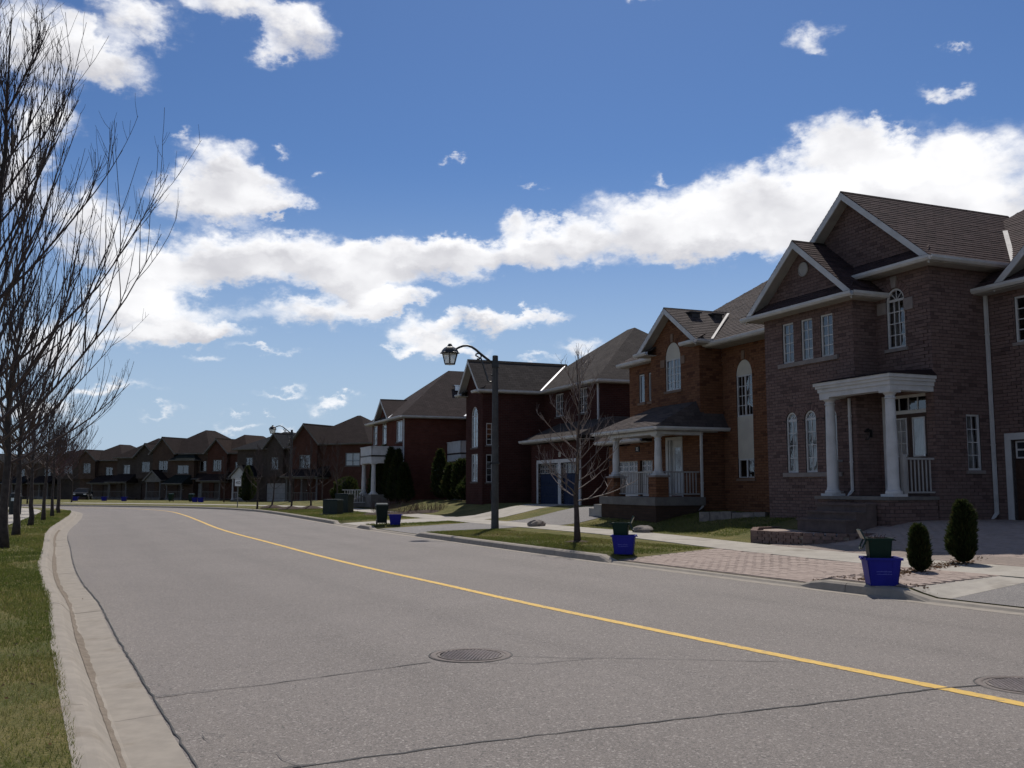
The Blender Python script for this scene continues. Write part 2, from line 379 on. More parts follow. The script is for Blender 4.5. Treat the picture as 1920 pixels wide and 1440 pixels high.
def smooth(a, b, x):
    t = min(1, max(0, (x-a)/(b-a))); return t*t*(3-2*t)
def lerp(a, b, t): return a+(b-a)*t
# ------------------------------------------------------------------ the street: centreline, heights
CL = [(38,-52),(25,-30),(12.6,-8),(7.3,1.0),(3.70,7.08),(1.89,10.11),(.28,12.92),(-1.09,15.50),(-2.65,18.41),(-4.36,21.84),(-6.98,27.35),(-9.30,32.19),(-11.5,37.11),(-14.7,44.8),(-18.4,53.5),(-22.4,62.0),(-28,71),(-35.5,79.5),(-46,87),(-60,92.5),(-90,100),(-130,107)]
def _cl():
    P = [CL[0]]+CL+[CL[-1]]; pts = []
    for i in range(len(CL)-1):
        for k in range(40):
            t = k/40
            pts.append(tuple(.5*(2*b+(-a+c)*t+(2*a-5*b+4*c-d)*t*t+(-a+3*b-3*c+d)*t**3) for a, b, c, d in zip(P[i], P[i+1], P[i+2], P[i+3])))
    pts = np.array(pts); L = np.concatenate([[0], np.cumsum(np.hypot(*np.diff(pts, axis=0).T))])
    L -= L[np.argmin(np.hypot(pts[:, 0]-3.7, pts[:, 1]-7.08))]
    return pts, L
CP, CLEN = _cl()
def ctr(t):
    x = np.interp(t, CLEN, CP[:, 0]); y = np.interp(t, CLEN, CP[:, 1])
    dx = np.interp(t+.5, CLEN, CP[:, 0])-np.interp(t-.5, CLEN, CP[:, 0]); dy = np.interp(t+.5, CLEN, CP[:, 1])-np.interp(t-.5, CLEN, CP[:, 1])
    n = math.hypot(dx, dy); return x, y, dx/n, dy/n
def G(x, y): return -.3*smooth(55, 100, y)
DRIVES = [(-4.5, 4.6), (7.0, 12.6), (24.7, 29.6), (31.7, 35.6)]   # lowered kerbs, by station
def drv(t):
    k = 0.
    for a, b in DRIVES: k = max(k, smooth(a-.45, a+.1, t)*smooth(b+.45, b-.1, t))
    return k
def sfront(t): return lerp(7.5, 9.0, smooth(7, 21, t))
def zr(t, s):
    k = lerp(.135, .03, drv(t)); sf = sfront(t); rise = lerp(.55, .05, smooth(58, 90, t))
    if s <= sf: return lerp(k, .20, max(0, (s-5.3)/(sf-5.3)))
    if s <= sf+1.5: return .20+.03*(s-sf)/1.5
    if s <= 24: return .23+rise*smooth(sf+1.5, sf+5.2, s)
    return lerp(.23+rise, -.3, smooth(24, 60, s))
def zl(t, s):
    if s >= -9: return .13+.02*smooth(-5.7, -9, s)
    return lerp(.15, -.35, smooth(-9, -40, s))
def dl(t): return .40*(max(0., 11.-t)/9.5)**1.7
def W(t, s, dz=0.):
    x, y, dx, dy = ctr(t); q = s-dl(t) if s < -5 else s; X, Y = x+dy*q, y-dx*q
    z = zr(t, s) if s >= 5.29 else zl(t, s) if s <= -5.7 else 0.
    return (X, Y, z+G(X, Y)+dz)
def near(x, y):
    i = int(np.argmin((CP[:, 0]-x)**2+(CP[:, 1]-y)**2)); i = min(max(i, 1), len(CP)-2)
    dx, dy = CP[i+1]-CP[i-1]; n = math.hypot(dx, dy)
    return CLEN[i], ((x-CP[i, 0])*dy-(y-CP[i, 1])*dx)/n
def gz(x, y):
    t, s = near(x, y); s = s+dl(t) if s < -5 else s; return W(t, s)[2] if abs(s) > 5.28 else G(x, y)
TS = list(np.arange(-16, 42, .25))+list(np.arange(42, 150, .75))
def trange(a, b): return [a]+[t for t in TS if a+.02 < t < b-.02]+[b]
def strip(mb, ts, ss, dz=0., fz=None):
    n = len(ss); o = len(mb.v)
    for t in ts:
        for s in ss:
            p = W(t, s, dz)
            if fz: p = (p[0], p[1], G(p[0], p[1])+fz(t, s)+dz)
            mb.v.append(p)
    for i in range(len(ts)-1):
        for k in range(n-1):
            a = o+i*n+k; mb.f.append((a, a+1, a+n+1, a+n) if True else None); mb.rnd.append(0.); mb.uv.append(None)
    return mb
def build_ground():
    g = MB(); N = 40
    xs = np.linspace(-700, 700, N)
    for y in xs:
        for x in xs: g.v.append((x, y, -.75))
    for j in range(N-1):
        for i in range(N-1): a = j*N+i; g.f.append((a, a+1, a+N+1, a+N)); g.rnd.append(0.); g.uv.append(None)
    g.build('ground', LAWN, kind='structure')
    rb = [5.25, 5.3, 6, 6.8]
    m = MB()
    ts = TS
    n = 16; o = 0
    for t in ts:
        sf = sfront(t)
        for s in [5.24, 5.3, lerp(5.3, sf, .35), lerp(5.3, sf, .7), sf, sf+1.5]+[sf+1.5+3.7*k/5 for k in range(1, 6)]+[16, 20, 24, 36, 60]: m.v.append(W(t, s) if s > 5.25 else (*W(t, 5.3)[:2], W(t, 5.3)[2]-.15))
    for i in range(len(ts)-1):
        for k in range(n-1): a = i*n+k; m.f.append((a, a+1, a+n+1, a+n)); m.rnd.append(0.); m.uv.append(None)
    m.build('lawn_front_yards', LAWN, smooth=True, kind='structure')
    m = MB(); strip(m, ts, [-40, -30, -22, -15, -11, -9, -8, -7, -6.4, -5.71]); m.build('lawn_verge', LAWN, smooth=True, kind='structure')
    # road
    m = MB(); strip(m, ts, [-5.1, -3.5, -1.7, 0, 1.7, 3.3, 4.8], fz=lambda t, s: .03-.0045*abs(s)*1.2)
    for f_ in m.f: pass
    ss_ = [-5.1, -3.5, -1.7, 0, 1.7, 3.3, 4.8]; n7 = 7; m.uv = [[(ts[k//n7], ss_[k % n7]) for k in f_] for f_ in m.f]
    road = m.build('road', ASPH, smooth=True, kind='structure')
    zroad = lambda s: .03-.0054*abs(s)
    m = MB(); rg = random.Random(9); tl = list(np.arange(-8, 40, .06))+list(np.arange(40, 100, .5))
    for tt in tl:
        x, y, dx, dy = ctr(tt)
        for s in (-.066+rg.gauss(0, .0035), .066+rg.gauss(0, .0035)): X, Y = x+dy*s, y-dx*s; m.v.append((X, Y, G(X, Y)+zroad(s)+.0035))
    for k in range(len(tl)-1): m.f.append((2*k, 2*k+1, 2*k+3, 2*k+2)); m.rnd.append(0.); m.uv.append(None)
    m.build('centre_line', PAINT_Y, road)
    # path on the left
    walk = MB(); strip(walk, TS, [-8.9, -7.3], .008); walk.build('footpath', CONC, smooth=True, kind='structure')
    # kerbs, cast in 3 m lengths with open joints
    kl = obj('kerb_verge_side', None, kind='structure'); kr = obj('kerb_house_side', None, kind='structure')
    PL = [(-5.06, -.012), (-5.10, .004), (-5.40, -.012), (-5.47, .012), (-5.56, .105), (-5.60, .128), (-5.66, .135), (-5.735, .132), (-5.74, -.02)]
    t = -12.
    while t < 75:
        ts2 = trange(t, t+2.99); q = MB(); n = len(PL); jit = rng.uniform(-.003, .003)
        for tt in ts2:
            for s, z in PL:
                s = s-dl(tt); x, y, dx, dy = ctr(tt); X, Y = x+dy*s, y-dx*s; q.v.append((X, Y, G(X, Y)+z+jit))
        for i in range(len(ts2)-1):
            for k in range(n-1): a = i*n+k; q.f.append((a+1, a, a+n, a+n+1)); q.rnd.append(0); q.uv.append(None)
        q.f.append(tuple(range(n))); q.f.append(tuple((len(ts2)-1)*n+k for k in range(n))[::-1]); q.rnd += [0, 0]; q.uv += [None]*2
        q.build('kerb_length', CONC_KERB, kl); t += 3.
    t = -12.
    while t < 100:
        ts2 = trange(t, t+2.99); q = MB(); n = 8
        for tt in ts2:
            k = lerp(.135, .03, drv(tt))
            for s, z in [(4.76, -.02), (4.80, .006), (5.07, -.006), (5.10, k-.03), (5.14, k), (5.29, k+.003), (5.31, k-.02), (5.31, -.1)]:
                x, y, dx, dy = ctr(tt); X, Y = x+dy*s, y-dx*s; q.v.append((X, Y, G(X, Y)+z))
        for i in range(len(ts2)-1):
            for k in range(n-1): a = i*n+k; q.f.append((a, a+1, a+n+1, a+n)); q.rnd.append(0); q.uv.append(None)
        q.f.append(tuple(range(n))[::-1]); q.f.append(tuple((len(ts2)-1)*n+k for k in range(n))); q.rnd += [0, 0]; q.uv += [None]*2
        q.build('kerb_length', CONC_KERB, kr); t += 3.
    q = MB(); rg = random.Random(5); prev = None; wv = .02
    for tt in np.arange(-4, 34, .12):
        wv = min(.020, max(-.004, wv+rg.uniform(-.008, .008))); x, y, dx, dy = ctr(tt); n0 = len(q.v)
        for s, z in ((-5.425+wv*1.6, -.0040+.001), (-5.44, .0015+.001), (-5.465-wv*.35, .012+wv*.3)): s = s-dl(tt); X, Y = x+dy*s, y-dx*s; q.v.append((X, Y, G(X, Y)+z+.003))
        if prev is not None:
            for k in range(2): q.f.append((prev+k+1, prev+k, n0+k, n0+k+1)); q.rnd.append(0.); q.uv.append(None)
        prev = n0
    q.build('gutter_silt', pm('silt', (.215, .18, .145), (.165, .138, .11), 9, .95, .4, 60, spec=.05), kl, kind='stuff')
    # sidewalk slabs
    sw = obj('sidewalk', None, kind='structure'); t = -12.
    while t < 100:
        q = MB(); ts2 = trange(t, t+1.49)
        o = 0
        for tt in ts2:
            sf = sfront(tt); dz = rng.uniform(.012, .016) if tt == ts2[0] else dz
            for s in (sf, sf+1.5): q.v.append(W(tt, s, dz-.06)); q.v.append(W(tt, s, dz))
        for i in range(len(ts2)-1):
            a = i*4; q.add([], []); 
            for f in ((a+1, a+3, a+7, a+5), (a, a+1, a+5, a+4), (a+3, a+2, a+6, a+7)): q.f.append(f); q.rnd.append(0); q.uv.append(None)
        q.f.append((0, 2, 3, 1)); q.rnd.append(0); q.uv.append(None)
        q.build('slab', CONC, sw); t += 1.5
    # asphalt driveways
    def drive(name, t0, t1, mat, s1, lab=None, apron=True):
        q = MB(); ts2 = trange(t0, t1); n = 12
        for tt in ts2:
            sf = sfront(tt)
            for s in [5.33, lerp(5.3, sf, .35), lerp(5.3, sf, .7), sf-.01]: q.v.append(W(tt, s, .012))
            for k in range(8): q.v.append(W(tt, lerp(sf+1.51, s1, k/7), .012))
        for i in range(len(ts2)-1):
            for k in range(n-1):
                if k == 3: continue
                a = i*n+k; q.f.append((a, a+1, a+n+1, a+n)); q.rnd.append(0); q.uv.append(None)
        return q.build(name, mat, smooth=True, kind='structure')
    drive('driveway_asphalt', -4.3, 4.3, ASPH_D, 16)
    q = MB(); strip(q, trange(4.3, 4.95), [5.33, 6.2, 7.4], .014); strip(q, trange(4.3, 4.95), [9.02, 11, 12.5], .014); q.build('concrete_edging', CONC, kind='structure')
    drive('driveway_far_asphalt', 24.9, 29.4, ASPH_D, 15.8)
    drive('driveway_far_paved', 31.9, 35.4, CONC, 16.5)
    # cracks: sealed lines in the asphalt
    def crack(pts, wd, mat, wob=.03):
        q = MB(); L = []
        for (a, b) in zip(pts, pts[1:]):
            k = max(2, int(math.dist(a, b)/.12))
            L += [(lerp(a[0], b[0], i/k)+rng.gauss(0, wob*.35), lerp(a[1], b[1], i/k)+rng.gauss(0, wob*.35)) for i in range(k)]
        L.append(pts[-1]); prev = None
        for i, p in enumerate(L):
            a = L[max(0, i-1)]; b = L[min(len(L)-1, i+1)]; dx, dy = b[0]-a[0], b[1]-a[1]; n = math.hypot(dx, dy) or 1
            t, s = near(*p); z = zroad(s)+G(*p)+.0045; h = wd*rng.uniform(.35, 1.)/2
            if abs(s) > 4.9: z += .006
            q.v += [(p[0]-dy/n*h, p[1]+dx/n*h, z), (p[0]+dy/n*h, p[1]-dx/n*h, z)]
        for i in range(len(L)-1): q.f.append((2*i, 2*i+1, 2*i+3, 2*i+2)); q.rnd.append(0); q.uv.append(None)
        q.build('crack', mat, road)
    crack([(-2.72, 7.42), (-1.84, 8.0), (-.74, 8.82)], .020, CRACK)
    crack([(-.05, 9.1), (.7, 9.0), (1.5, 8.9), (2.6, 8.75)], .013, CRACK_S); crack([(-.35, 8.8), (.2, 8.72), (.75, 8.95)], .013, CRACK_S)
    crack([(-1.9, 5.2), (-1.22, 5.63), (-.2, 6.14), (.86, 6.58), (2.08, 7.07), (3.32, 7.62), (3.72, 7.75)], .032, CRACK, .02)
    crack([(-1.70, 5.95), (-1.45, 5.9), (-1.25, 5.62), (-1.0, 5.35)], .009, CRACK_S, .06)
    crack([(-2.0, 6.3), (-1.9, 6.15), (-1.85, 6.3), (-1.95, 6.35)], .01, CRACK, .03)
    jl = [W(t, -5.075)[:2] for t in np.arange(-4, 30, .4)]
    crack(jl, .022, CRACK, .012)
    jr = [W(t, 4.785)[:2] for t in np.arange(0, 30, .5)]
    crack(jr, .014, CRACK_S, .01)
    # pavers of the near driveway
    cols = H1P = ((.325, .262, .228), (.345, .280, .245), (.295, .238, .208))
    pa, pb = m_pieces('paver_tones', *cols, attr=True, mott=.25), m_pieces('paver_tones_single', *cols, attr=False, mott=.25)
    bed = MB(); ts2 = trange(4.98, 12.6); 
    for (a, b) in ((5.33, None), (None, 15.2)):
        n = 7
        o = len(bed.v)
        for tt in ts2:
            sf = sfront(tt)
            for k in range(n):
                s = lerp(5.33, sf-.005, k/(n-1)) if a else lerp(sf+1.505, 15.2, k/(n-1))
                bed.v.append(W(tt, s, .006))
        for i in range(len(ts2)-1):
            for k in range(n-1): c = o+i*n+k; bed.f.append((c, c+1, c+n+1, c+n)); bed.rnd.append(0); bed.uv.append(None)
    drvw = bed.build('driveway_paved', pm('paver_sand', (.24, .195, .165), (.19, .155, .135), 12, .95), smooth=True, kind='structure')
    L_, D_ = .225, .1125; singles = []; rest = MB()
    s = 5.36; row = 0
    while s < 15.1:
        t = 4.98+(row % 2)*L_/2
        while t+L_ < 12.6:
            tm = t+L_/2; sf = sfront(tm)
            if not (s+D_ > sf and s < sf+1.5): singles.append((t, s))
            t += L_
        s += D_; row += 1
    me = MB().box(-L_/2+.004, L_/2-.004, -D_/2+.004, D_/2-.004, -.02, 0).mesh('paver', pb)
    def cdist(ts): p = W(*ts); return math.hypot(p[0], p[1])
    singles.sort(key=cdist)
    for i, (t, s) in enumerate(singles):
        tm, sm = t+L_/2, s+D_/2; x, y, dx, dy = ctr(tm); dz = .017+rng.uniform(-.002, .003)
        ax = Vector((dx, dy, 0)); c0 = Vector(W(tm, sm, dz)); az = (Vector(W(tm, sm+.1, dz))-c0).normalized(); ax = (Vector(W(tm+.1, sm, dz))-c0).normalized(); nz = az.cross(ax); 
        az = ax.cross(nz)*-1 if False else nz.cross(ax)*-1
        if nz.z < 0: nz = -nz
        az = nz.cross(ax)
        M = Matrix(((ax.x, az.x, nz.x, c0.x), (ax.y, az.y, nz.y, c0.y), (ax.z, az.z, nz.z, c0.z), (0, 0, 0, 1)))
        if i < 300: obj('paver', me, drvw, mat4=M)
        else:
            rest.cur = rng.random()
            rest.box(-L_/2+.004, L_/2-.004, -D_/2+.004, D_/2-.004, -.02, 0, T=lambda a, b, c: tuple(M @ Vector((a, b, c))))
    rest.build('paver_field', pa, drvw, kind='stuff')
build_ground()
# ------------------------------------------------------------------ houses: building kit
class WF:
    def __init__(s, p0, p1):
        s.p0 = p0; s.L = math.dist(p0, p1); s.d = ((p1[0]-p0[0])/s.L, (p1[1]-p0[1])/s.L); s.n = (s.d[1], -s.d[0])
    def m(s, u, z, w=0.): return (s.p0[0]+s.d[0]*u+s.n[0]*w, s.p0[1]+s.d[1]*u+s.n[1]*w, z)
    def T(s): return lambda u, w, z: s.m(u, z, w)
def rect(u0, u1, z0, z1): return [(u0, z0), (u1, z0), (u1, z1), (u0, z1)]
def archp(u0, u1, z0, z1, n=12, rise=None):
    r = (u1-u0)/2; rise = rise or r; zc = z1-rise
    return [(u0, z0), (u1, z0)]+[(u0+r+r*math.cos(math.pi*k/n), zc+rise*math.sin(math.pi*k/n)) for k in range(n+1)]
def cross(polys, z):
    xs = []
    for P in polys:
        for (a, b) in zip(P, P[1:]+P[:1]):
            if (a[1] > z) != (b[1] > z): xs.append(a[0]+(b[0]-a[0])*(z-a[1])/(b[1]-a[1]))
    xs.sort(); return [(xs[i], xs[i+1]) for i in range(0, len(xs)-1, 2)]
def rows(polys, ch, L, gap, bond=.5):
    """cut courses of pieces out of a polygon with holes: (ul0, ur0, ul1, ur1, z0, z1, whole)"""
    z0 = min(p[1] for p in polys[0]); z1 = max(p[1] for p in polys[0]); out = []; k = 0; z = z0
    while z < z1-.01:
        zt = min(z+ch, z1); a = cross(polys, z+.003); b = cross(polys, zt-.003)
        if len(a) != len(b):
            c = cross(polys, (z+zt)/2); a = b = c
        for (l0, r0), (l1, r1) in zip(a, b):
            if l1 > r1-.02 and l0 > r0-.02: continue
            off = (k % 2)*L*bond if bond == .5 else (k*bond % 1)*L
            i = math.floor((min(l0, l1)-off)/L)
            while True:
                s = off+i*L; e = s+L; i += 1
                if s >= max(r0, r1)-.012: break
                g = gap/2
                A0, B0 = max(s+g, l0+.002), min(e-g, r0-.002); A1, B1 = max(s+g, l1+.002), min(e-g, r1-.002)
                if B0-A0 < .012 and B1-A1 < .012: continue
                if B0 < A0: A0 = B0 = (A0+B0)/2
                if B1 < A1: A1 = B1 = (A1+B1)/2
                whole = abs(A0-s-g) < 1e-6 and abs(A1-s-g) < 1e-6 and abs(B0-e+g) < 1e-6 and abs(B1-e+g) < 1e-6 and zt-z > ch-.001
                out.append((A0, B0, A1, B1, z+g, zt-g, whole))
        z += ch; k += 1
    return out
class House:
    def __init__(s, name, label, ox, oy, h, brick=None, wallmat=None, mortar=None, shingle=None, roofmat=None, sill=None, z=0.):
        h = R(h); s.ux = (math.sin(h), -math.cos(h)); s.uy = (math.cos(h), math.sin(h)); s.o = (ox, oy); s.z = z
        s.root = thing(name, label, 'house', (ox, oy, z), math.atan2(s.ux[1], s.ux[0]))
        s.brick = brick; s.wallmat = wallmat; s.mortar = mortar; s.shingle = shingle; s.roofmat = roofmat; s.sill = sill or STONE_SILL
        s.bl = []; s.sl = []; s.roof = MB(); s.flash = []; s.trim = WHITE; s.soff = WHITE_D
    def world(s, x, y): return (s.o[0]+x*s.ux[0]+y*s.uy[0], s.o[1]+x*s.ux[1]+y*s.uy[1])
    def p(s, mb, name, mat, parent=None, **kw): return mb.build(name, mat, parent or s.root, **kw)
    def wall(s, p0, p1, prof, holes=(), bricks=True, arches=(), mat=None):
        f = WF(p0, p1); m = MB(); polys = [prof]+list(holes)
        use = s.brick is not None and bricks; wb = -.012 if use else 0.
        tri = tessellate_polygon([[Vector((a, b, 0)) for a, b in P] for P in polys]); flat = [q for P in polys for q in P]
        vs = [f.m(u, z, wb) for u, z in flat]; fs, uvs = [], []
        for t in tri:
            a, b, c = (flat[k] for k in t)
            if (b[0]-a[0])*(c[1]-a[1])-(b[1]-a[1])*(c[0]-a[0]) < 0: t = t[::-1]
            fs.append(tuple(t)); uvs.append([flat[k] for k in t])
        m.add(vs, fs, uvs)
        for H in holes:
            for a, b in zip(H, H[1:]+H[:1]): m.quad(f.m(*b, 0), f.m(*a, 0), f.m(*a, -.14), f.m(*b, -.14), [b, a, (a[0]+.1, a[1]+.1), (b[0]+.1, b[1]+.1)])
        s.p(m, 'wall', mat or (s.mortar if use else s.wallmat))
        if use:
            hp = list(holes)
            for (u0, u1, zc, rise, th) in arches:  # voussoir ring
                n = 14; cu, r = (u0+u1)/2, (u1-u0)/2
                old = next(h for h in hp if abs(min(q[0] for q in h)-u0) < .01 and abs(max(q[1] for q in h)-zc-rise) < .05); hp.remove(old); zb_ = min(q[1] for q in old)
                hp.append([(u0, zc), (u0, zb_), (u1, zb_), (u1, zc)]+[(cu+(r+th)*math.cos(math.pi*k/n), zc+(rise+th)*math.sin(math.pi*k/n)) for k in range(n+1)])
                nv = 13
                for k in range(nv):
                    a0, a1 = math.pi*(k+.06)/nv, math.pi*(k+.94)/nv
                    pts = [(cu+(r+e)*math.cos(a), zc+(rise+e)*math.sin(a)) for e, a in ((.004, a0), (th-.004, a0), (th-.004, a1), (.004, a1))]
                    s.bl.append((f, None, pts))
            for q in rows([prof]+hp, .0857, .257, .013): s.bl.append((f, q, None))
        return f
    def finish_bricks(s, mata, matb, limit=300):
        me = MB().box(-.122, .122, -.02, 0, -.0363, .0363).mesh('brick', matb)
        rest = MB(); cand = []
        for i, (f, q, pts) in enumerate(s.bl):
            if q is not None and q[6]:
                u, z = (q[0]+q[1])/2, (q[4]+q[5])/2; P = f.m(u, z); X, Y = s.world(P[0], P[1]); d = math.hypot(X, Y, z-1.6)
                nx, ny = f.n[0]*s.ux[0]+f.n[1]*s.uy[0], f.n[0]*s.ux[1]+f.n[1]*s.uy[1]; fac = -(nx*X+ny*Y)/d
                pxl = X/Y*1780+960
                if fac > .1 and pxl < 1915: cand.append((fac/d/d, i))
        cand.sort(reverse=True); one = {i for _, i in cand[:limit]}
        for i, (f, q, pts) in enumerate(s.bl):
            w = rng.uniform(-.003, .003); rest.cur = rng.random()
            if i in one:
                u, z = (q[0]+q[1])/2, (q[4]+q[5])/2; P = f.m(u, z, w); d, n = f.d, f.n
                obj('brick', me, s.root, mat4=Matrix(((d[0], -n[0], 0, P[0]), (d[1], -n[1], 0, P[1]), (0, 0, 1, P[2]), (0, 0, 0, 1))))
                continue
            if q is not None: pts = [(q[0], q[4]), (q[1], q[4]), (q[3], q[5]), (q[2], q[5])]
            else: w += .004
            F = [f.m(a, b, w) for a, b in pts]; B = [f.m(a, b, -.02) for a, b in pts]
            rest.add(F+B, [(0, 1, 2, 3), (0, 4, 5, 1), (1, 5, 6, 2), (2, 6, 7, 3), (3, 7, 4, 0)])
        s.p(rest, 'brick_courses', mata, kind='stuff')
    def plane(s, pts, th=.09, shing=True):
        """one roof slope; first two points run along the eave, left to right seen from outside"""
        P = [Vector(p) for p in pts]; a = (P[1]-P[0]).normalized(); n = (P[1]-P[0]).cross(P[2]-P[0]).normalized()
        if n.z < 0: n = -n
        b = n.cross(a).normalized()
        if b.z < 0: b = -b
        uv = [((p-P[0]).dot(a), (p-P[0]).dot(b)) for p in P]
        if (uv[1][0]-uv[0][0])*(uv[2][1]-uv[0][1])-(uv[1][1]-uv[0][1])*(uv[2][0]-uv[0][0]) < 0: P = P[::-1]; uv = uv[::-1]
        off = Vector((0, 0, -th)); k = len(P)
        s.roof.add([tuple(p) for p in P]+[tuple(p+off) for p in P], [tuple(range(k)), tuple(range(2*k-1, k-1, -1))]+[(i, k+i, k+(i+1) % k, (i+1) % k) for i in range(k)],
                   [uv, uv[::-1]]+[[uv[i], uv[i], uv[(i+1) % k], uv[(i+1) % k]] for i in range(k)])
        if s.shingle and shing:
            for q in rows([uv], .145, .32, .006, .37): s.sl.append((Vector(pts[0]), a, b, a.cross(b), q))
    def finish_roof(s, mata=None, matb=None, limit=300):
        ro = s.p(s.roof, 'roof', s.roofmat)
        if s.shingle:
            def wedge(u0, u1, v0, v1, x0, x1): return [(u0, v0, .016), (u1, v0, .016), (x1, v1, .004), (x0, v1, .004), (u0, v0, -.003), (u1, v0, -.003), (x1, v1, -.003), (x0, v1, -.003)]
            FS = [(0, 1, 2, 3), (0, 4, 5, 1), (1, 5, 6, 2), (3, 7, 4, 0)]
            me = MB().add(wedge(-.157, .157, -.0725, .085, -.157, .157), FS).mesh('shingle', matb); rest = MB(); cand = []
            for i, (o, a, b, c, q) in enumerate(s.sl):
                if q[6]:
                    p = o+a*((q[0]+q[1])/2)+b*((q[4]+q[5])/2); X, Y = s.world(p.x, p.y); v = Vector((X, Y, p.z-1.6))
                    nn = Vector((c.x*s.ux[0]+c.y*s.uy[0], c.x*s.ux[1]+c.y*s.uy[1], c.z)); fac = -nn.dot(v)/v.length
                    if fac > .02 and X/Y*1780+960 < 1915: cand.append((fac/v.length_squared, i))
            cand.sort(reverse=True); one = {i for _, i in cand[:limit]}
            for i, (o, a, b, c, q) in enumerate(s.sl):
                lift = rng.uniform(0, .004)
                if i in one:
                    p = o+a*((q[0]+q[1])/2)+b*((q[4]+q[5])/2)+c*lift
                    obj('shingle', me, ro, mat4=Matrix(((a.x, b.x, c.x, p.x), (a.y, b.y, c.y, p.y), (a.z, b.z, c.z, p.z), (0, 0, 0, 1))))
                else:
                    rest.cur = rng.random()
                    rest.add([tuple(o+a*u+b*v+c*(w+lift)) for u, v, w in wedge(q[0], q[1], q[4], q[5]+.012, q[2], q[3])], FS)
            s.p(rest, 'shingle_courses', mata, ro, kind='stuff')
        for (A, B, wd, fm) in s.flash:
            A, B = Vector(A), Vector(B); d = (B-A).normalized(); sd = d.cross(Vector((0, 0, 1))).normalized()*wd
            up = Vector((0, 0, .035)); m = MB()
            m.hexa([A-sd+up*.5, A+sd+up*.5, B+sd+up*.5, B-sd+up*.5, A-sd+up, A+sd+up, B+sd+up, B-sd+up]); s.p(m, 'valley_flashing', fm, ro)
        return ro
    def gutter(s, A, B, mat=None, h=.12, w=.11):
        A, B = Vector(A), Vector(B); d = (B-A).normalized(); n = Vector((d.y, -d.x, 0)); m = MB(); z = Vector((0, 0, 1))
        prof = [(0, 0), (w*.62, 0), (w, h*.45), (w, h), (w-.012, h), (w-.012, h*.5), (.01, .012), (.01, h), (0, h)]
        k = len(prof); pts = [A+n*a+z*(b-h-.01) for a, b in prof]+[B+n*a+z*(b-h-.01) for a, b in prof]
        m.add([tuple(p) for p in pts], [(i, i+1, k+i+1, k+i) for i in range(k-1)]+[(k-1, 0, k, 2*k-1), tuple(range(k))[::-1], tuple(range(k, 2*k))])
        s.p(m, 'gutter', mat or s.trim, fix=True)
    def soffit(s, pts, mat=None, th=.025):
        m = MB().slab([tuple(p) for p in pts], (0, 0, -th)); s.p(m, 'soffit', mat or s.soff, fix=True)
    def rake(s, A, B, wd=.2, th=.035, y=None, mat=None):
        """board along a gable slope, in the plane y = const"""
        A, B = Vector(A), Vector(B); m = MB(); dz = Vector((0, 0, -wd)); dy = Vector((0, -th, 0))
        m.hexa([A+dz, B+dz, B+dz+dy, A+dz+dy, A, B, B+dy, A+dy]); s.p(m, 'rake_board', mat or s.trim, fix=True)
    def downpipe(s, x, y, z0, z1, n=(0, -1), mat=None, w=.04):
        m = MB(); m.box(x-w, x+w, y-w*.8, y+w*.8, z0, z1); m.box(x-w-.008, x+w+.008, y-w*.8-.008, y+w*.8+.008, lerp(z0, z1, .3), lerp(z0, z1, .3)+.03); m.box(x-w-.008, x+w+.008, y-w*.8-.008, y+w*.8+.008, lerp(z0, z1, .8), lerp(z0, z1, .8)+.03)
        m.hexa([(x-w, y-.04, z0), (x+w, y-.04, z0), (x+w, y+.04, z0), (x-w, y+.04, z0), (x-w+n[0]*.12, y-.04+n[1]*.12, z0-.14), (x+w+n[0]*.12, y-.04+n[1]*.12, z0-.14), (x+w+n[0]*.12, y+.04+n[1]*.12, z0-.1), (x-w+n[0]*.12, y+.04+n[1]*.12, z0-.1)][::-1])
        s.p(m, 'downpipe', mat or WHITE, fix=True)
    def gable(s, x0, x1, y0, y1, ze, za, ov=.38, fo=.38, pent=None, returns=None, shing=True, soff=True, gut=True):
        """gable roof with its gable towards the street"""
        xm = (x0+x1)/2; L, Rr = x0-ov, x1+ov; F = y0-fo
        s.plane([(L, y1, ze), (L, F, ze), (xm, F, za), (xm, y1, za)], shing=shing); s.plane([(Rr, F, ze), (Rr, y1, ze), (xm, y1, za), (xm, F, za)], shing=shing)
        cap = MB(); cap.hexa([(xm-.13, F, za-.10), (xm+.13, F, za-.10), (xm+.13, y1, za-.10), (xm-.13, y1, za-.10), (xm-.012, F, za+.028), (xm+.012, F, za+.028), (xm+.012, y1, za+.028), (xm-.012, y1, za+.028)])
        s.p(cap, 'ridge_cap', s.roofmat)
        s.rake((L-.005, F+.034, ze-.005), (xm, F+.034, za-.012)); s.rake((Rr+.005, F+.034, ze-.005), (xm, F+.034, za-.012))
        if soff:
            th = .10
            s.soffit([(L+.03, F+.04, ze-th), (xm, F+.04, za-th), (xm, y0+.02, za-th), (L+.03, y0+.02, ze-th)]); s.soffit([(Rr-.03, F+.04, ze-th), (xm, F+.04, za-th), (xm, y0+.02, za-th), (Rr-.03, y0+.02, ze-th)])
            s.soffit([(x1-.02, y0+.03, ze-.13), (Rr, y0+.03, ze-.13), (Rr, y1, ze-.13), (x1-.02, y1, ze-.13)]); s.soffit([(x0+.02, y0+.03, ze-.13), (L, y0+.03, ze-.13), (L, y1, ze-.13), (x0+.02, y1, ze-.13)])
        if gut: s.gutter((Rr, F, ze), (Rr, y1, ze)); s.gutter((L, y1, ze), (L, F, ze))
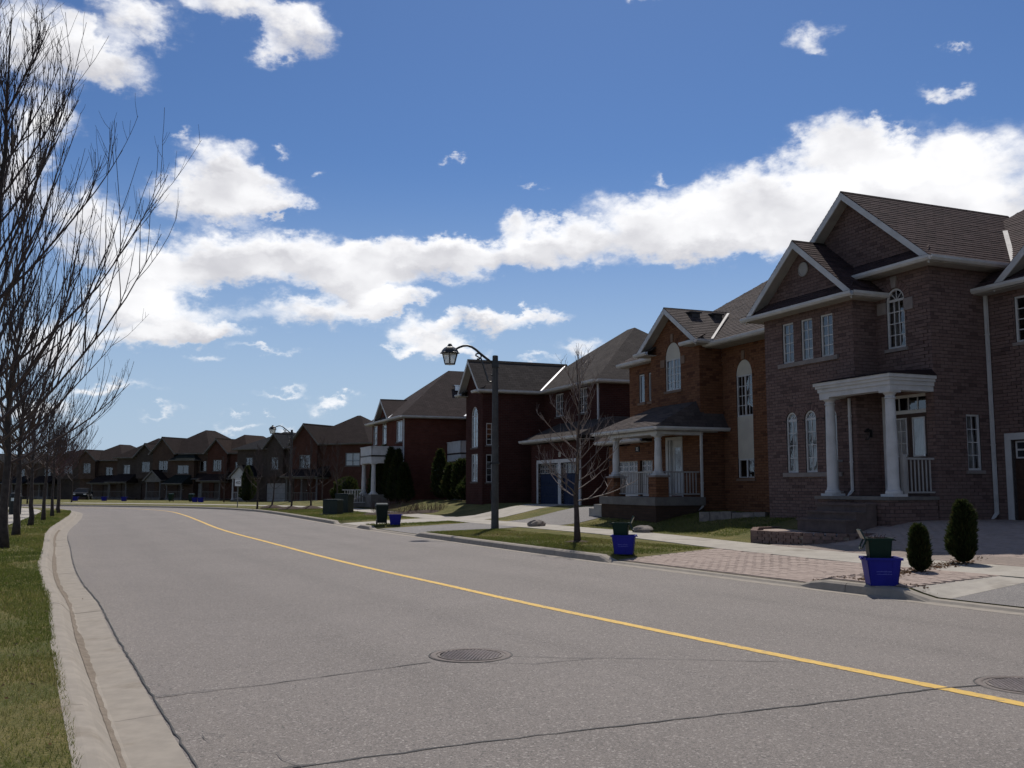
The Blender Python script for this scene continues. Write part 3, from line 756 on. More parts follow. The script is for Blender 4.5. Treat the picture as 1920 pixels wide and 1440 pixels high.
        if pent:
            s.plane([(L, F-.02, ze-.02), (Rr, F-.02, ze-.02), (Rr-ov+.05, y0+.03, ze+pent), (L+ov-.05, y0+.03, ze+pent)], th=.05, shing=shing)
            s.gutter((L-.1, F-.02, ze-.02), (Rr+.1, F-.02, ze-.02)); s.soffit([(L, F, ze-.13), (Rr, F, ze-.13), (Rr, y0, ze-.13), (L, y0, ze-.13)])
        if returns:
            for a, b in ((L, L+ov+returns), (Rr-ov-returns, Rr)):
                s.plane([(a, F-.02, ze-.02), (b, F-.02, ze-.02), (b, y0+.03, ze+.2), (a, y0+.03, ze+.2)], th=.05, shing=False)
                s.gutter((a-.06, F-.02, ze-.02), (b+.06, F-.02, ze-.02)); s.soffit([(a, F, ze-.13), (b, F, ze-.13), (b, y0+.02, ze-.13), (a, y0+.02, ze-.13)])
    def hip(s, x0, x1, y0, y1, ze, zr_, ov=.38, shing=False, gut=(1, 1), front=True, left=True):
        a0, a1, b0, b1 = x0-ov, x1+ov, y0-ov, y1+ov; h = min(a1-a0, b1-b0)/2*.98
        if a1-a0 >= b1-b0: r0, r1 = (a0+h, (b0+b1)/2, zr_), (a1-h, (b0+b1)/2, zr_)
        else: r0, r1 = ((a0+a1)/2, b0+h, zr_), ((a0+a1)/2, b1-h, zr_)
        c = [(a0, b0, ze), (a1, b0, ze), (a1, b1, ze), (a0, b1, ze)]
        if a1-a0 >= b1-b0:
            s.plane([c[0], c[1], r1, r0], shing=shing); s.plane([c[1], c[2], r1], shing=shing); s.plane([c[2], c[3], r0, r1], shing=False); s.plane([c[3], c[0], r0], shing=shing and left)
        else:
            s.plane([c[0], c[1], r0], shing=shing); s.plane([c[1], c[2], r1, r0], shing=shing); s.plane([c[2], c[3], r1], shing=False); s.plane([c[3], c[0], r0, r1], shing=shing and left)
        s.soffit([(a0, b0, ze-.13), (a1, b0, ze-.13), (a1, b1, ze-.13), (a0, b1, ze-.13)])
        if gut[0]: s.gutter(c[0], c[1])
        if gut[1]: s.gutter(c[1], c[2])
        s.gutter(c[3], c[0])
        return r0, r1
    def window(s, f, u0, u1, z0, z1, cols=2, nr=3, arch=False, rise=None, mid=False, curtain=0, fw=.05, sill=True, pieces=True, mat=None, fanbars=3, sash=None):
        mat = mat or WHITE; P = archp(u0, u1, z0, z1, 12, rise) if arch else rect(u0, u1, z0, z1)
        r = (u1-u0)/2; rs = rise or r; q = fw
        I = archp(u0+q, u1-q, z0+q, z1-q, 12, rs-q*.6 if arch else None) if arch else rect(u0+q, u1-q, z0+q, z1-q)
        m = MB(); n = len(P)
        for i in range(n):
            j = (i+1) % n
            m.quad(f.m(*P[i], -.03), f.m(*P[j], -.03), f.m(*I[j], -.03), f.m(*I[i], -.03)); m.quad(f.m(*I[i], -.03), f.m(*I[j], -.03), f.m(*I[j], -.10), f.m(*I[i], -.10)); m.quad(f.m(*P[j], -.03), f.m(*P[i], -.03), f.m(*P[i], -.1), f.m(*P[j], -.1))
        win = s.p(m, 'window', mat)
        a0, a1, b0 = u0+q, u1-q, z0+q; b1 = (z1-rs) if arch else z1-q; T = f.T()
        bars = MB(); bw = .011
        if sash is None: sash = mid
        for k in range(1, cols):
            u = lerp(a0, a1, k/cols); big = mid and k*2 == cols; hw = .035 if big else bw
            bars.box(u-hw, u+hw, -.075 if not big else -.09, -.045 if big else -.05, b0, b1, T)
        for k in range(1, nr):
            z = lerp(b0, b1, k/nr); bars.box(a0, a1, -.073, -.052, z-bw, z+bw, T)
        if arch:
            bars.box(a0, a1, -.09, -.045, b1-.03, b1+.03, T); cu = (u0+u1)/2
            for k in range(1, fanbars+1):
                t = math.pi*k/(fanbars+1); e = (cu+(r-q)*math.cos(t), b1+(rs-q*.6)*math.sin(t)); nx, nz = -math.sin(t)*bw, math.cos(t)*bw
                m0 = [(cu+nx, b1+nz), (cu-nx, b1-nz), (e[0]-nx, e[1]-nz), (e[0]+nx, e[1]+nz)]
                bars.hexa([f.m(a, b, -.072) for a, b in m0]+[f.m(a, b, -.054) for a, b in m0])
        if bars.v: s.p(bars, 'glazing_bars', mat, win)
        if pieces:
            for i in range(cols):
                for k in range(nr):
                    c0, c1 = lerp(a0, a1, i/cols), lerp(a0, a1, (i+1)/cols); d0, d1 = lerp(b0, b1, k/nr), lerp(b0, b1, (k+1)/nr); e = rng.uniform(-.002, .002)
                    g = MB(); g.quad(f.m(c0, d0, -.063+e), f.m(c1, d0, -.063-e), f.m(c1, d1, -.063+e*.4), f.m(c0, d1, -.063-e*.7)); s.p(g, 'pane', GLASS, win)
        else:
            g = MB(); g.quad(f.m(a0, b0, -.063), f.m(a1, b0, -.063), f.m(a1, b1, -.063), f.m(a0, b1, -.063)); s.p(g, 'pane', GLASS, win)
        if arch:
            g = MB(); g.poly([f.m(a, b, -.063) for a, b in I[2:]]); s.p(g, 'fan_pane', GLASS, win)
        if curtain:
            g = MB(); k = 26; zt = b1 if curtain != 2 else b1
            lo, hi = (a0-.05, a1+.05) if curtain in (1, 2) else (a0-.05, lerp(a0, a1, .42))
            vs = [f.m(lerp(lo, hi, i/k), zz, -.2-.025*math.sin(i*1.9+u0*3)) for i in range(k+1) for zz in (b0-.05, zt)]
            g.add(vs, [(2*i, 2*i+2, 2*i+3, 2*i+1) for i in range(k)]); s.p(g, 'curtain', CURTAIN, win)
        if sill:
            g = MB(); g.box(u0-.07, u1+.07, -.1, .045, z0-.085, z0-.004, T); s.p(g, 'sill', s.sill, win)
        return win
    def column(s, x, y, z0, z1, r=.13, mat=None):
        m = MB(); H = z1-z0
        m.box(x-r*1.55, x+r*1.55, y-r*1.55, y+r*1.55, z0, z0+.06)
        m.lathe([(r*1.42, .06), (r*1.46, .09), (r*1.38, .13), (r*1.12, .15), (r*1.08, .19), (r, .24), (r*1.0, H*.4), (r*.84, H-.22), (r*.82, H-.2), (r*.98, H-.19), (r*.98, H-.165), (r*.84, H-.15), (r*.84, H-.11), (r*1.18, H-.06), (r*1.18, H-.05)], 20, (x, y, z0))
        m.box(x-r*1.3, x+r*1.3, y-r*1.3, y+r*1.3, z1-.05, z1)
        return s.p(m, 'column', mat or WHITE)
    def railing(s, A, B, z0, h=.9, step=.11, mat=None, parent=None):
        A, B = Vector((*A, 0)), Vector((*B, 0)); L = (B-A).length; f = WF((A.x, A.y), (B.x, B.y)); T = f.T(); mat = mat or WHITE
        m = MB(); m.box(0, L, -.03, .03, z0+h-.05, z0+h, T); m.box(0, L, -.02, .02, z0+.08, z0+.12, T); r = s.p(m, 'railing', mat, parent)
        n = max(2, int(L/step)); me = MB().box(-.013, .013, -.013, .013, 0, h-.17).mesh('baluster', mat)
        for k in range(1, n):
            p = f.m(L*k/n, z0+.12); obj('baluster', me, r, loc=p)
    def slabbox(s, name, mat, *b): return s.p(MB().box(*b), name, mat)
    def steps(s, x0, x1, y, z1, z0, n, tread=.3, mat=None):
        for k in range(n):
            zz = lerp(z1, z0, (k+1)/(n+1)); m = MB(); m.box(x0, x1, y-tread*(k+1), y-tread*k-.002, z0-.1, zz-.03); m.box(x0-.02, x1+.02, y-tread*(k+1)-.03, y-tread*k-.003, zz-.03+.001, zz+.02); s.p(m, 'step', mat or CONC_D)
    def garage_door(s, f, u0, u1, z0, z1, mat, rows_=4, cols=4, lites=None, casing=True):
        T = f.T(); d = s.p(MB().box(u0, u1, -.13, -.11, z0, z1, T), 'garage_door', mat); ph = (z1-z0)/rows_; pw = (u1-u0)/cols
        for i in range(rows_):
            for k in range(cols):
                m = MB(); a, b = u0+pw*k+.05, u0+pw*(k+1)-.05; c, e = z0+ph*i+.06, z0+ph*(i+1)-.06
                if lites and i == rows_-1:
                    g = s.p(MB().quad(f.m(a+.02, c, -.106), f.m(b-.02, c, -.106), f.m(b-.02, e, -.106), f.m(a+.02, e, -.106)), 'pane', pm('garage_pane', (.02, .022, .026), rough=.08, spec=.6), d)
                    x = MB(); um, zm = (a+b)/2, (c+e)/2; x.box(um-.02, um+.02, -.11, -.098, c, e, T); x.box(a, b, -.11, -.099, zm-.02, zm+.02, T)
                    for (p, q, r_, t_) in ((a-.01, a+.03, c-.02, e+.02), (b-.03, b+.01, c-.02, e+.02), (a, b, c-.03, c+.005), (a, b, e-.005, e+.03)): x.box(p, q, -.11, -.0975, r_, t_, T)
                    s.p(x, 'glazing_bars', lites, d); continue
                m.hexa([f.m(a, c, -.111), f.m(b, c, -.111), f.m(b, e, -.111), f.m(a, e, -.111), f.m(a+.05, c+.05, -.098), f.m(b-.05, c+.05, -.098), f.m(b-.05, e-.05, -.098), f.m(a+.05, e-.05, -.098)]); s.p(m, 'panel', mat, d, fix=True)
            if i: s.p(MB().box(u0, u1, -.111, -.106, z0+ph*i-.006, z0+ph*i+.006, T), 'joint', SIGNB, d)
        if casing:
            m = MB()
            for a, b, c, e in ((u0-.16, u0, z0, z1+.16), (u1, u1+.16, z0, z1+.16), (u0, u1, z1, z1+.16)): m.box(a, b, -.1, .03, c, e, T)
            s.p(m, 'door_casing', WHITE)
def inset(p, e): return p
def gable_prof(w, zb, ze, za, ov=.38):
    sl = (za-ze)/(w/2+ov); return [(0, zb), (w, zb), (w, ze+sl*ov-.1), (w/2, za-.1), (0, ze+sl*ov-.1)]
def lantern(parent, x, y, z, n=(0, -1)):
    m = MB(); m.box(x-.04, x+.04, y-.02, y+.005, z-.1, z+.1); m.tube([(x, y-.02, z+.05), (x, y-.1, z+.12), (x, y-.14, z+.1)], .012, 6)
    m.lathe([(.02, .1), (.075, .04), (.08, .03)], 6, (x, y-.14, z)); m.lathe([(.05, -.17), (.055, -.15)], 6, (x, y-.14, z))
    for k in range(6):
        a = k*math.pi/3; m.tube([(x+.072*math.cos(a), y-.14+.072*math.sin(a), z+.03), (x+.05*math.cos(a), y-.14+.05*math.sin(a), z-.16)], .006, 4)
    m.build('wall_lamp', BLACKM, parent)
def text_obj(name, body, size, mat, parent, mat4, ext=.002):
    cu = bpy.data.curves.new(name, 'FONT'); cu.body = body; cu.size = size; cu.align_x = 'CENTER'; cu.align_y = 'CENTER'; cu.extrude = ext; cu.resolution_u = 3
    tmp = bpy.data.objects.new('tmp', cu); COL.objects.link(tmp); dg = bpy.context.evaluated_depsgraph_get()
    me = bpy.data.meshes.new_from_object(tmp.evaluated_get(dg)); bpy.data.objects.remove(tmp); me.materials.clear(); me.materials.append(mat)
    return obj(name, me, parent, mat4=mat4)
# ------------------------------------------------------------------ house with the white portico (nearest)
def add_door(H, f, u0, u1, z0, z1, mat, glass=None, cols=2, nr=3, name='door'):
    T = f.T(); d = H.p(MB().box(u0, u1, -.11, -.07, z0, z1, T), name, mat)
    if glass:
        a, b, c, e = glass; m = MB()
        for p, q, r_, t_ in ((a-.03, a, c-.03, e+.03), (b, b+.03, c-.03, e+.03), (a, b, c-.03, c), (a, b, e, e+.03)): m.box(p, q, -.071, -.05, r_, t_, T)
        for k in range(1, cols): u = lerp(a, b, k/cols); m.box(u-.009, u+.009, -.071, -.056, c, e, T)
        for k in range(1, nr): z = lerp(c, e, k/nr); m.box(a, b, -.071, -.057, z-.009, z+.009, T)
        H.p(m, 'glazing_bars', WHITE, d)
        H.p(MB().quad(f.m(a, c, -.064), f.m(b, c, -.064), f.m(b, e, -.064), f.m(a, e, -.064)), 'pane', GLASS, d)
        k = 20; g = MB(); g.add([f.m(lerp(a, b, i/k), zz, -.0685+.002*math.sin(i*2.1)) for i in range(k+1) for zz in (c, e)], [(2*i, 2*i+2, 2*i+3, 2*i+1) for i in range(k)]); H.p(g, 'curtain', CURTAIN, d)
    m = MB(); zk = z0+1.0; m.tube([f.m(u1-.09 if name == 'door' else u0+.07, zk, -.07), f.m(u1-.09 if name == 'door' else u0+.07, zk, -.01)], .025, 8); H.p(m, 'door_handle', STEEL, d)
    return d
def shell(H, x0, x1, y0, y1, z0, z1, right=True, left=True, back=True):
    m = MB()
    for a, b, on in (((x1, y0), (x1, y1), right), ((x1, y1), (x0, y1), back), ((x0, y1), (x0, y0), left)):
        if on:
            L = math.dist(a, b); m.quad((*a, z0), (*b, z0), (*b, z1), (*a, z1), [(0, z0), (L, z0), (L, z1), (0, z1)])
    H.p(m, 'wall', H.wallmat)
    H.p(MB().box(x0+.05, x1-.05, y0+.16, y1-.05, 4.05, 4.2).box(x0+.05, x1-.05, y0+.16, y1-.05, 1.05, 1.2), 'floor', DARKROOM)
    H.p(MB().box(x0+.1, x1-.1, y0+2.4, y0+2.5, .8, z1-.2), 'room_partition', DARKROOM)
BW1 = m_brickwall('brickwall_mauve', *H1B[:2], (.13, .11, .10))
H = House('brick_house', 'mauve brown brick house with two gables and a white columned portico', 7.40, 27.5, 22.5, True, BW1, MORTAR, True, m_shinglesheet('shingles_brown', *H1S[:2]), STONE_SILL)
def house_portico():
    zb = .35
    # projecting bay with three windows on each floor
    up = [(.80, 1.28), (1.60, 2.07), (2.39, 2.87)]; lo = [(.85, 1.31), (1.63, 2.09), (2.43, 2.89)]
    hs = [rect(a, b, 5.05, 6.19) for a, b in up]+[archp(a, b, 1.98, 3.66) for a, b in lo]
    f = H.wall((0, 0), (3.62, 0), gable_prof(3.62, zb, 6.55, 8.32), hs, arches=[(a, b, 3.66-(b-a)/2, (b-a)/2, .17) for a, b in lo])
    for a, b in up: H.window(f, a, b, 5.05, 6.19, 2, 4, sill=False, fw=.045)
    for i, (a, b) in enumerate(lo): H.window(f, a, b, 1.98, 3.66, 2, 4, arch=True, sill=False, curtain=1, fw=.045)
    T = f.T()
    H.p(MB().box(.62, 3.05, -.02, .05, 4.93, 5.045, T), 'sill', H.sill); H.p(MB().box(.70, 3.05, -.02, .05, 1.86, 1.975, T), 'sill', H.sill)
    m = MB().lathe([(.0, 0), (.20, .0), (.20, .03), (.175, .04), (.165, .02), (0, .02)], 24)
    m.v = [f.m(1.81+x, 7.58+y, .012+z) for x, y, z in m.v]; H.p(m, 'round_vent', WHITE_D, fix=True)
    f2 = H.wall((3.62, 0), (3.62, .75), rect(0, .75, zb, 6.6))
    # main gable with the arched stair window and the entrance
    o = .45; hs = [archp(4.01-o, 4.62-o, 5.08, 6.62), rect(3.95-o, 5.16-o, 1.36, 3.88)]
    f3 = H.wall((o, .75), (5.43, .75), gable_prof(5.43-o, zb, 7.13, 9.48), hs, arches=[(4.01-o, 4.62-o, 6.315, .305, .2)])
    H.window(f3, 4.01-o, 4.62-o, 5.08, 6.62, 3, 4, arch=True, curtain=3, fanbars=3)
    T = f3.T()
    for a in (3.72, 4.62): H.p(MB().box(a-o, a+.29-o, -.01, .03, 6.0, 6.30, T), 'stone_block', H.sill)
    H.p(MB().hexa([f3.m(4.25-o, 6.63, -.01), f3.m(4.38-o, 6.63, -.01), f3.m(4.38-o, 6.63, .035), f3.m(4.25-o, 6.63, .035), f3.m(4.21-o, 6.92, -.01), f3.m(4.42-o, 6.92, -.01), f3.m(4.42-o, 6.92, .035), f3.m(4.21-o, 6.92, .035)]), 'keystone', H.sill, fix=True)
    add_door(H, f3, 3.97-o, 4.555-o, 1.36, 3.40, DOORBR, (4.10-o, 4.44-o, 2.36, 3.27))
    add_door(H, f3, 4.565-o, 5.14-o, 1.36, 3.40, DOORBR, (4.68-o, 5.02-o, 2.36, 3.27), 1, 1)
    H.p(MB().box(3.95-o, 5.16-o, -.12, -.03, 3.40, 3.48, T).box(3.95-o, 5.16-o, -.12, -.02, 3.80, 3.88, T), 'door_casing', WHITE)
    tr = H.p(MB().box(3.95-o, 5.16-o, -.09, -.05, 3.478, 3.495, T), 'transom', WHITE)
    for k in range(3): H.p(MB().box(4.24+.3*k-o, 4.26+.3*k-o, -.08, -.05, 3.495, 3.8, T), 'transom_bar', WHITE, tr)
    H.p(MB().quad(f3.m(3.95-o, 3.48, -.07), f3.m(5.16-o, 3.48, -.07), f3.m(5.16-o, 3.8, -.07), f3.m(3.95-o, 3.8, -.07)), 'pane', GLASS, tr)
    H.p(MB().box(3.76-o, 3.95-o, -.05, .03, 1.36, 3.88, T), 'door_casing', WHITE)
    lantern(H.root, 3.66, .42, 2.95)
    # near side wall, then the garage wing
    f4 = H.wall((5.43, .75), (5.43, 2.6), rect(0, 1.85, zb, 7.2), [rect(1.0, 1.45, 1.99, 3.36)])
    H.window(f4, 1.0, 1.45, 1.99, 3.36, 2, 4, curtain=1)
    f5 = H.wall((5.43, 2.6), (10.9, 2.6), rect(0, 5.47, zb, 6.6), [rect(.82, 2.0, 5.06, 6.18), rect(.52, 4.9, .35, 2.72)])
    H.window(f5, .82, 2.0, 5.06, 6.18, 4, 4, curtain=0)
    H.garage_door(f5, .52, 4.9, .80, 2.72, DOORBR, 4, 4, WHITE)
    shell(H, 0, 10.9, 2.6, 11, zb, 6.6)
    m = MB()
    for a, b in (((0, 2.6), (0, 0)), ((.45, 2.6), (.45, .75))): L = math.dist(a, b); m.quad((*a, zb), (*b, zb), (*b, 6.7), (*a, 6.7), [(0, zb), (L, zb), (L, 6.7), (0, 6.7)])
    m.quad((5.43, 2.6, 6.5), (5.43, 6, 6.5), (5.43, 6, 7.2), (5.43, 2.6, 7.2), [(0, 6.5), (3.4, 6.5), (3.4, 7.2), (0, 7.2)])
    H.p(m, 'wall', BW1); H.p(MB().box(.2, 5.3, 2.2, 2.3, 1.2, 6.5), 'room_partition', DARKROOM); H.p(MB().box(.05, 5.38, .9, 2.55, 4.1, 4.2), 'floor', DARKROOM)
    # roofs
    H.gable(0, 3.62, 0, .80, 6.55, 8.35, pent=.34)
    H.gable(.45, 5.43, .75, 6.6, 7.13, 9.50, pent=.34)
    H.gable(6.4, 10.4, 2.6, 5.5, 6.52, 8.5, pent=.3)
    H.wall((6.4, 2.595), (10.4, 2.595), gable_prof(4.0, 6.4, 6.52, 8.45))
    H.hip(0, 10.9, 2.6, 11, 6.5, 9.8, shing=True)
    H.flash.append(((5.86, 3.15, 7.14), (4.1, 5.05, 8.6), .06, FLASH_W))
    ro = H.finish_roof(m_pieces('shingle_tones_brown', *H1S), m_pieces('shingle_tones_brown_single', *H1S, attr=False))
    H.downpipe(5.50, 2.53, .95, 6.45); H.downpipe(3.45, -.07, 1.5, 3.85, w=.03)
    # portico
    H.wall((2.95, -.75), (5.41, -.75), rect(0, 2.46, .2, 1.28)); H.wall((5.41, -.75), (5.41, .73), rect(0, 1.48, .2, 1.28)); H.p(MB().box(2.95, 5.38, -.72, .73, .2, 1.27), 'porch_base', MORTAR, fix=True); H.slabbox('porch_floor', CONC_D, 2.90, 5.46, -.82, .735, 1.28, 1.36)
    for x in (3.17, 5.24): H.column(x, -.45, 1.36, 3.87, .135)
    for (z0, z1, e) in ((3.87, 4.00, 0), (4.0, 4.10, .03), (4.10, 4.17, .07), (4.17, 4.25, .11)):
        m = MB(); m.box(2.98-e, 5.43+e, -.62-e, -.30, z0, z1+.0005); m.box(5.12, 5.43+e, -.30, .74, z0, z1); m.box(2.98-e, 3.28, -.30, -.003, z0, z1); H.p(m, 'entablature', WHITE)
    H.p(MB().hexa([(2.84, -.76, 4.252), (5.56, -.76, 4.252), (5.56, .745, 4.252), (2.84, .745, 4.252), (3.0, -.5, 4.33), (5.4, -.5, 4.33), (5.4, .745, 4.42), (3.0, .745, 4.42)]), 'portico_roof', H.roofmat)
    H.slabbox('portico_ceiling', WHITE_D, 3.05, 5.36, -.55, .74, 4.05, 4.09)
    H.railing((5.36, .70), (5.36, -.25), 1.36, .92, mat=WHITE_D); H.railing((3.05, -.30), (3.05, -.02), 1.36, .92, mat=WHITE_D)
    H.slabbox('railing_post', WHITE_D, 5.30, 5.42, -.30, -.2, 1.36, 2.35)
    H.finish_bricks(m_pieces('brick_tones_mauve', *H1B), m_pieces('brick_tones_mauve_single', *H1B, attr=False))
    H.steps(3.35, 5.05, -.82, 1.36, .62, 3, .31, pm('step_brown', (.12, .088, .078), (.09, .066, .06), 5, .9, .2, 40))
house_portico()
# ------------------------------------------------------------------ orange brick house with corner porch
BW2 = m_brickwall('brickwall_orange', *H2B[:2], (.12, .08, .06))
H = House('brick_house', 'orange brick house with tall arched windows and a small hipped porch', 5.127, 34.8, 21.5, True, BW2, MORTAR2, True, m_shinglesheet('shingles_grey_brown', *H2S[:2]), STONE_SILL2)
def house_orange():
    zb = .35
    f = H.wall((0, 0), (3.25, 0), gable_prof(3.25, zb, 6.5, 7.88), [archp(1.04, 2.06, 4.97, 6.68, 14, .58), rect(1.0, 2.1, 1.25, 3.32)], arches=[(1.04, 2.06, 6.10, .58, .2)])
    H.window(f, 1.04, 2.06, 4.97, 6.10, 4, 4, mid=True)
    H.p(MB().slab([f.m(a, b, -.02) for a, b in archp(1.04, 2.06, 6.10, 6.68, 14, .58)[2:]], tuple(Vector(f.m(0, 0, -.08))-Vector(f.m(0, 0, 0)))), 'arch_panel', PANEL, fix=True)
    T = f.T()
    for a in (.74, 2.09): H.p(MB().box(a, a+.27, -.01, .03, 5.85, 6.12, T), 'stone_block', H.sill)
    H.p(MB().box(1.48, 1.62, -.01, .035, 6.69, 6.98, T), 'keystone', H.sill)
    add_door(H, f, 1.28, 2.05, 1.25, 3.22, WHITE, (1.48, 1.88, 2.05, 2.95), 1, 1); H.p(MB().box(1.0, 1.16, -.06, .03, 1.25, 3.32, T).box(2.05, 2.1, -.06, .03, 1.25, 3.32, T).box(1.16, 2.05, -.06, .03, 3.22, 3.32, T).box(1.22, 1.28, -.06, .02, 1.25, 3.22, T), 'door_casing', WHITE)
    f2 = H.wall((3.25, 0), (3.25, .9), rect(0, .9, zb, 6.5))
    tall = archp(.80, 1.68, 1.86, 5.75, 14, .5)
    f3 = H.wall((3.25, .9), (7.6, .9), rect(0, 4.35, zb, 6.45), [tall], arches=[(.80, 1.68, 5.25, .5, .2)])
    H.window(f3, .80, 1.68, 3.88, 5.25, 4, 4, mid=True, sill=False); H.window(f3, .80, 1.68, 1.86, 2.50, 2, 1, mid=True)
    off = tuple(Vector(f3.m(0, 0, -.08))-Vector(f3.m(0, 0, 0)))
    H.p(MB().slab([f3.m(a, b, -.02) for a, b in archp(.80, 1.68, 5.25, 5.75, 14, .5)[2:]], off), 'arch_panel', PANEL, fix=True); H.p(MB().slab([f3.m(a, b, -.02) for a, b in rect(.80, 1.68, 2.5, 3.88)], off), 'spandrel_panel', PANEL, fix=True)
    H.p(MB().box(1.17, 1.31, -.01, .035, 5.76, 6.05, f3.T()), 'keystone', H.sill)
    # upper left part and the garage front below it
    f4 = H.wall((-2.57, .5), (0, .5), rect(0, 2.57, 3.2, 6.45), [rect(.77, 1.20, 4.8, 5.9), rect(1.52, 1.95, 4.8, 5.9)])
    for a, b in ((.77, 1.20), (1.52, 1.95)): H.window(f4, a, b, 4.8, 5.9, 1, 1)
    f5 = H.wall((-4.4, .5), (0, .5), rect(0, 4.4, zb, 3.2), [rect(.62, 2.40, zb, 2.62), rect(2.58, 4.1, zb, 2.62)])
    for a, b in ((.62, 2.40), (2.58, 4.1)): H.garage_door(f5, a, b, .72, 2.62, WHITE, 4, 4, WHITE, casing=False)
    shell(H, -2.57, 7.6, .9, 9.7, zb, 6.45, right=True); m = MB().box(-4.4, -2.57, 1.2, 6, zb, 3.3); m.quad((-4.4, 1.2, zb), (-4.4, .5, zb), (-4.4, .5, 3.3), (-4.4, 1.2, 3.3)); H.p(m, 'wall', BW2)
    H.gable(0, 3.25, 0, 3.2, 6.5, 7.88, returns=.42); H.hip(-2.57, 7.6, .6, 9.7, 6.42, 9.85, shing=True)
    # garage skirt roof and porch roof
    H.plane([(-4.75, .1, 3.42), (-.6, .1, 3.42), (-.6, .52, 3.72), (-4.75, .52, 3.72)], .06, False); H.plane([(-4.75, .52, 3.72), (-2.5, .52, 3.72), (-2.5, 6, 4.2), (-4.75, 6, 4.2)], .06, False); H.gutter((-4.8, .1, 3.42), (-.9, .1, 3.42)); H.soffit([(-4.7, .12, 3.29), (-.6, .12, 3.29), (-.6, .5, 3.29), (-4.7, .5, 3.29)])
    H.plane([(-.95, -1.9, 3.56), (3.55, -1.9, 3.56), (3.0, .02, 4.46), (.15, .02, 4.46)]); H.plane([(3.55, -1.9, 3.56), (3.55, .92, 3.56), (3.0, .92, 4.46), (3.0, .02, 4.46)]); H.plane([(-.95, .52, 3.56), (-.95, -1.9, 3.56), (.15, .02, 4.46), (.15, .52, 4.46)], shing=False)
    H.gutter((-.98, -1.9, 3.56), (3.6, -1.9, 3.56)); H.gutter((3.55, -1.9, 3.56), (3.55, .92, 3.56)); H.soffit([(-.95, -1.88, 3.42), (3.52, -1.88, 3.42), (3.52, .5, 3.42), (-.95, .5, 3.42)])
    for x, y in ((1.66, .42), (1.66, 1.35)):   # square roof vents on the right slope of the gable
        z = 7.88-.68*.20-.15; v = MB(); v.box(x+.2, x+.52, y, y+.34, z-.28, z+.10); v.hexa([(x+.14, y-.05, z+.10), (x+.58, y-.05, z+.08), (x+.58, y+.39, z+.08), (x+.14, y+.39, z+.10), (x+.14, y-.05, z+.16), (x+.58, y-.05, z+.12), (x+.58, y+.39, z+.12), (x+.14, y+.39, z+.16)])
        H.p(v, 'roof_vent', pm('vent_black', (.02, .02, .02), rough=.35, spec=.6))
    H.flash.append(((3.63, .28, 6.5), (2.2, 1.93, 7.72), .045, FLASH_W))
    H.finish_roof(m_pieces('shingle_tones_grey', *H2S), m_pieces('shingle_tones_grey_single', *H2S, attr=False))
    # porch
    H.slabbox('porch_floor', CONC_D, -.5, 3.48, -1.92, -.01, .98, 1.25); DB = m_brickwall('brickwall_painted_shade', (.062, .040, .030), (.08, .05, .037), (.05, .04, .034)); H.wall((-.45, -1.86), (3.42, -1.86), rect(0, 3.87, .2, .98), bricks=False, mat=DB); H.wall((3.42, -1.86), (3.42, -.02), rect(0, 1.84, .2, .98), bricks=False, mat=DB)  # base brick is coloured darker, the shade near the ground put into its tone
    H.p(MB().box(-.05, 3.42, -1.78, -1.42, 3.30, 3.415).box(3.0, 3.42, -1.42, -.02, 3.30, 3.414), 'porch_beam', WHITE)
    for x in (.22, 3.17):
        H.wall((x-.24, -1.84), (x+.24, -1.84), rect(0, .48, 1.25, 1.90)); H.wall((x+.24, -1.84), (x+.24, -1.36), rect(0, .48, 1.25, 1.90)); m = MB().box(x-.239, x+.22, -1.82, -1.36, 1.25, 1.9); H.p(m, 'pier_core', BW2)
        H.slabbox('pier_cap', STONE_SILL, x-.28, x+.28, -1.88, -1.32, 1.90, 1.96); H.column(x, -1.6, 1.96, 3.30, .125)
    H.railing((.46, -1.6), (2.93, -1.6), 1.25, .85, mat=WHITE_D); H.railing((3.17, -1.36), (3.17, -.05), 1.25, .85, mat=WHITE_D)
    H.p(MB().box(-1.1, -.5, -1.85, -.6, .3, .95), 'step', CONC); H.p(MB().box(-1.5, -1.1, -1.85, -.6, .3, .80), 'step', CONC)
    H.finish_bricks(m_pieces('brick_tones_orange', *H2B), m_pieces('brick_tones_orange_single', *H2B, attr=False))
    H.downpipe(3.42, -.10, .95, 3.45)
    n = H.p(MB().box(2.27, 2.60, .005, .03, 2.93, 3.13, f5.T()), 'number_plate', SIGNB)
    text_obj('house_number', '33', .19, SIGNW, n, Matrix(((1, 0, 0, -4.4+2.435), (0, 0, -1, .465), (0, 1, 0, 3.03), (0, 0, 0, 1))))
    lantern(H.root, -4.0, .48, 2.6); lantern(H.root, .6, -.02, 2.9)
house_orange()
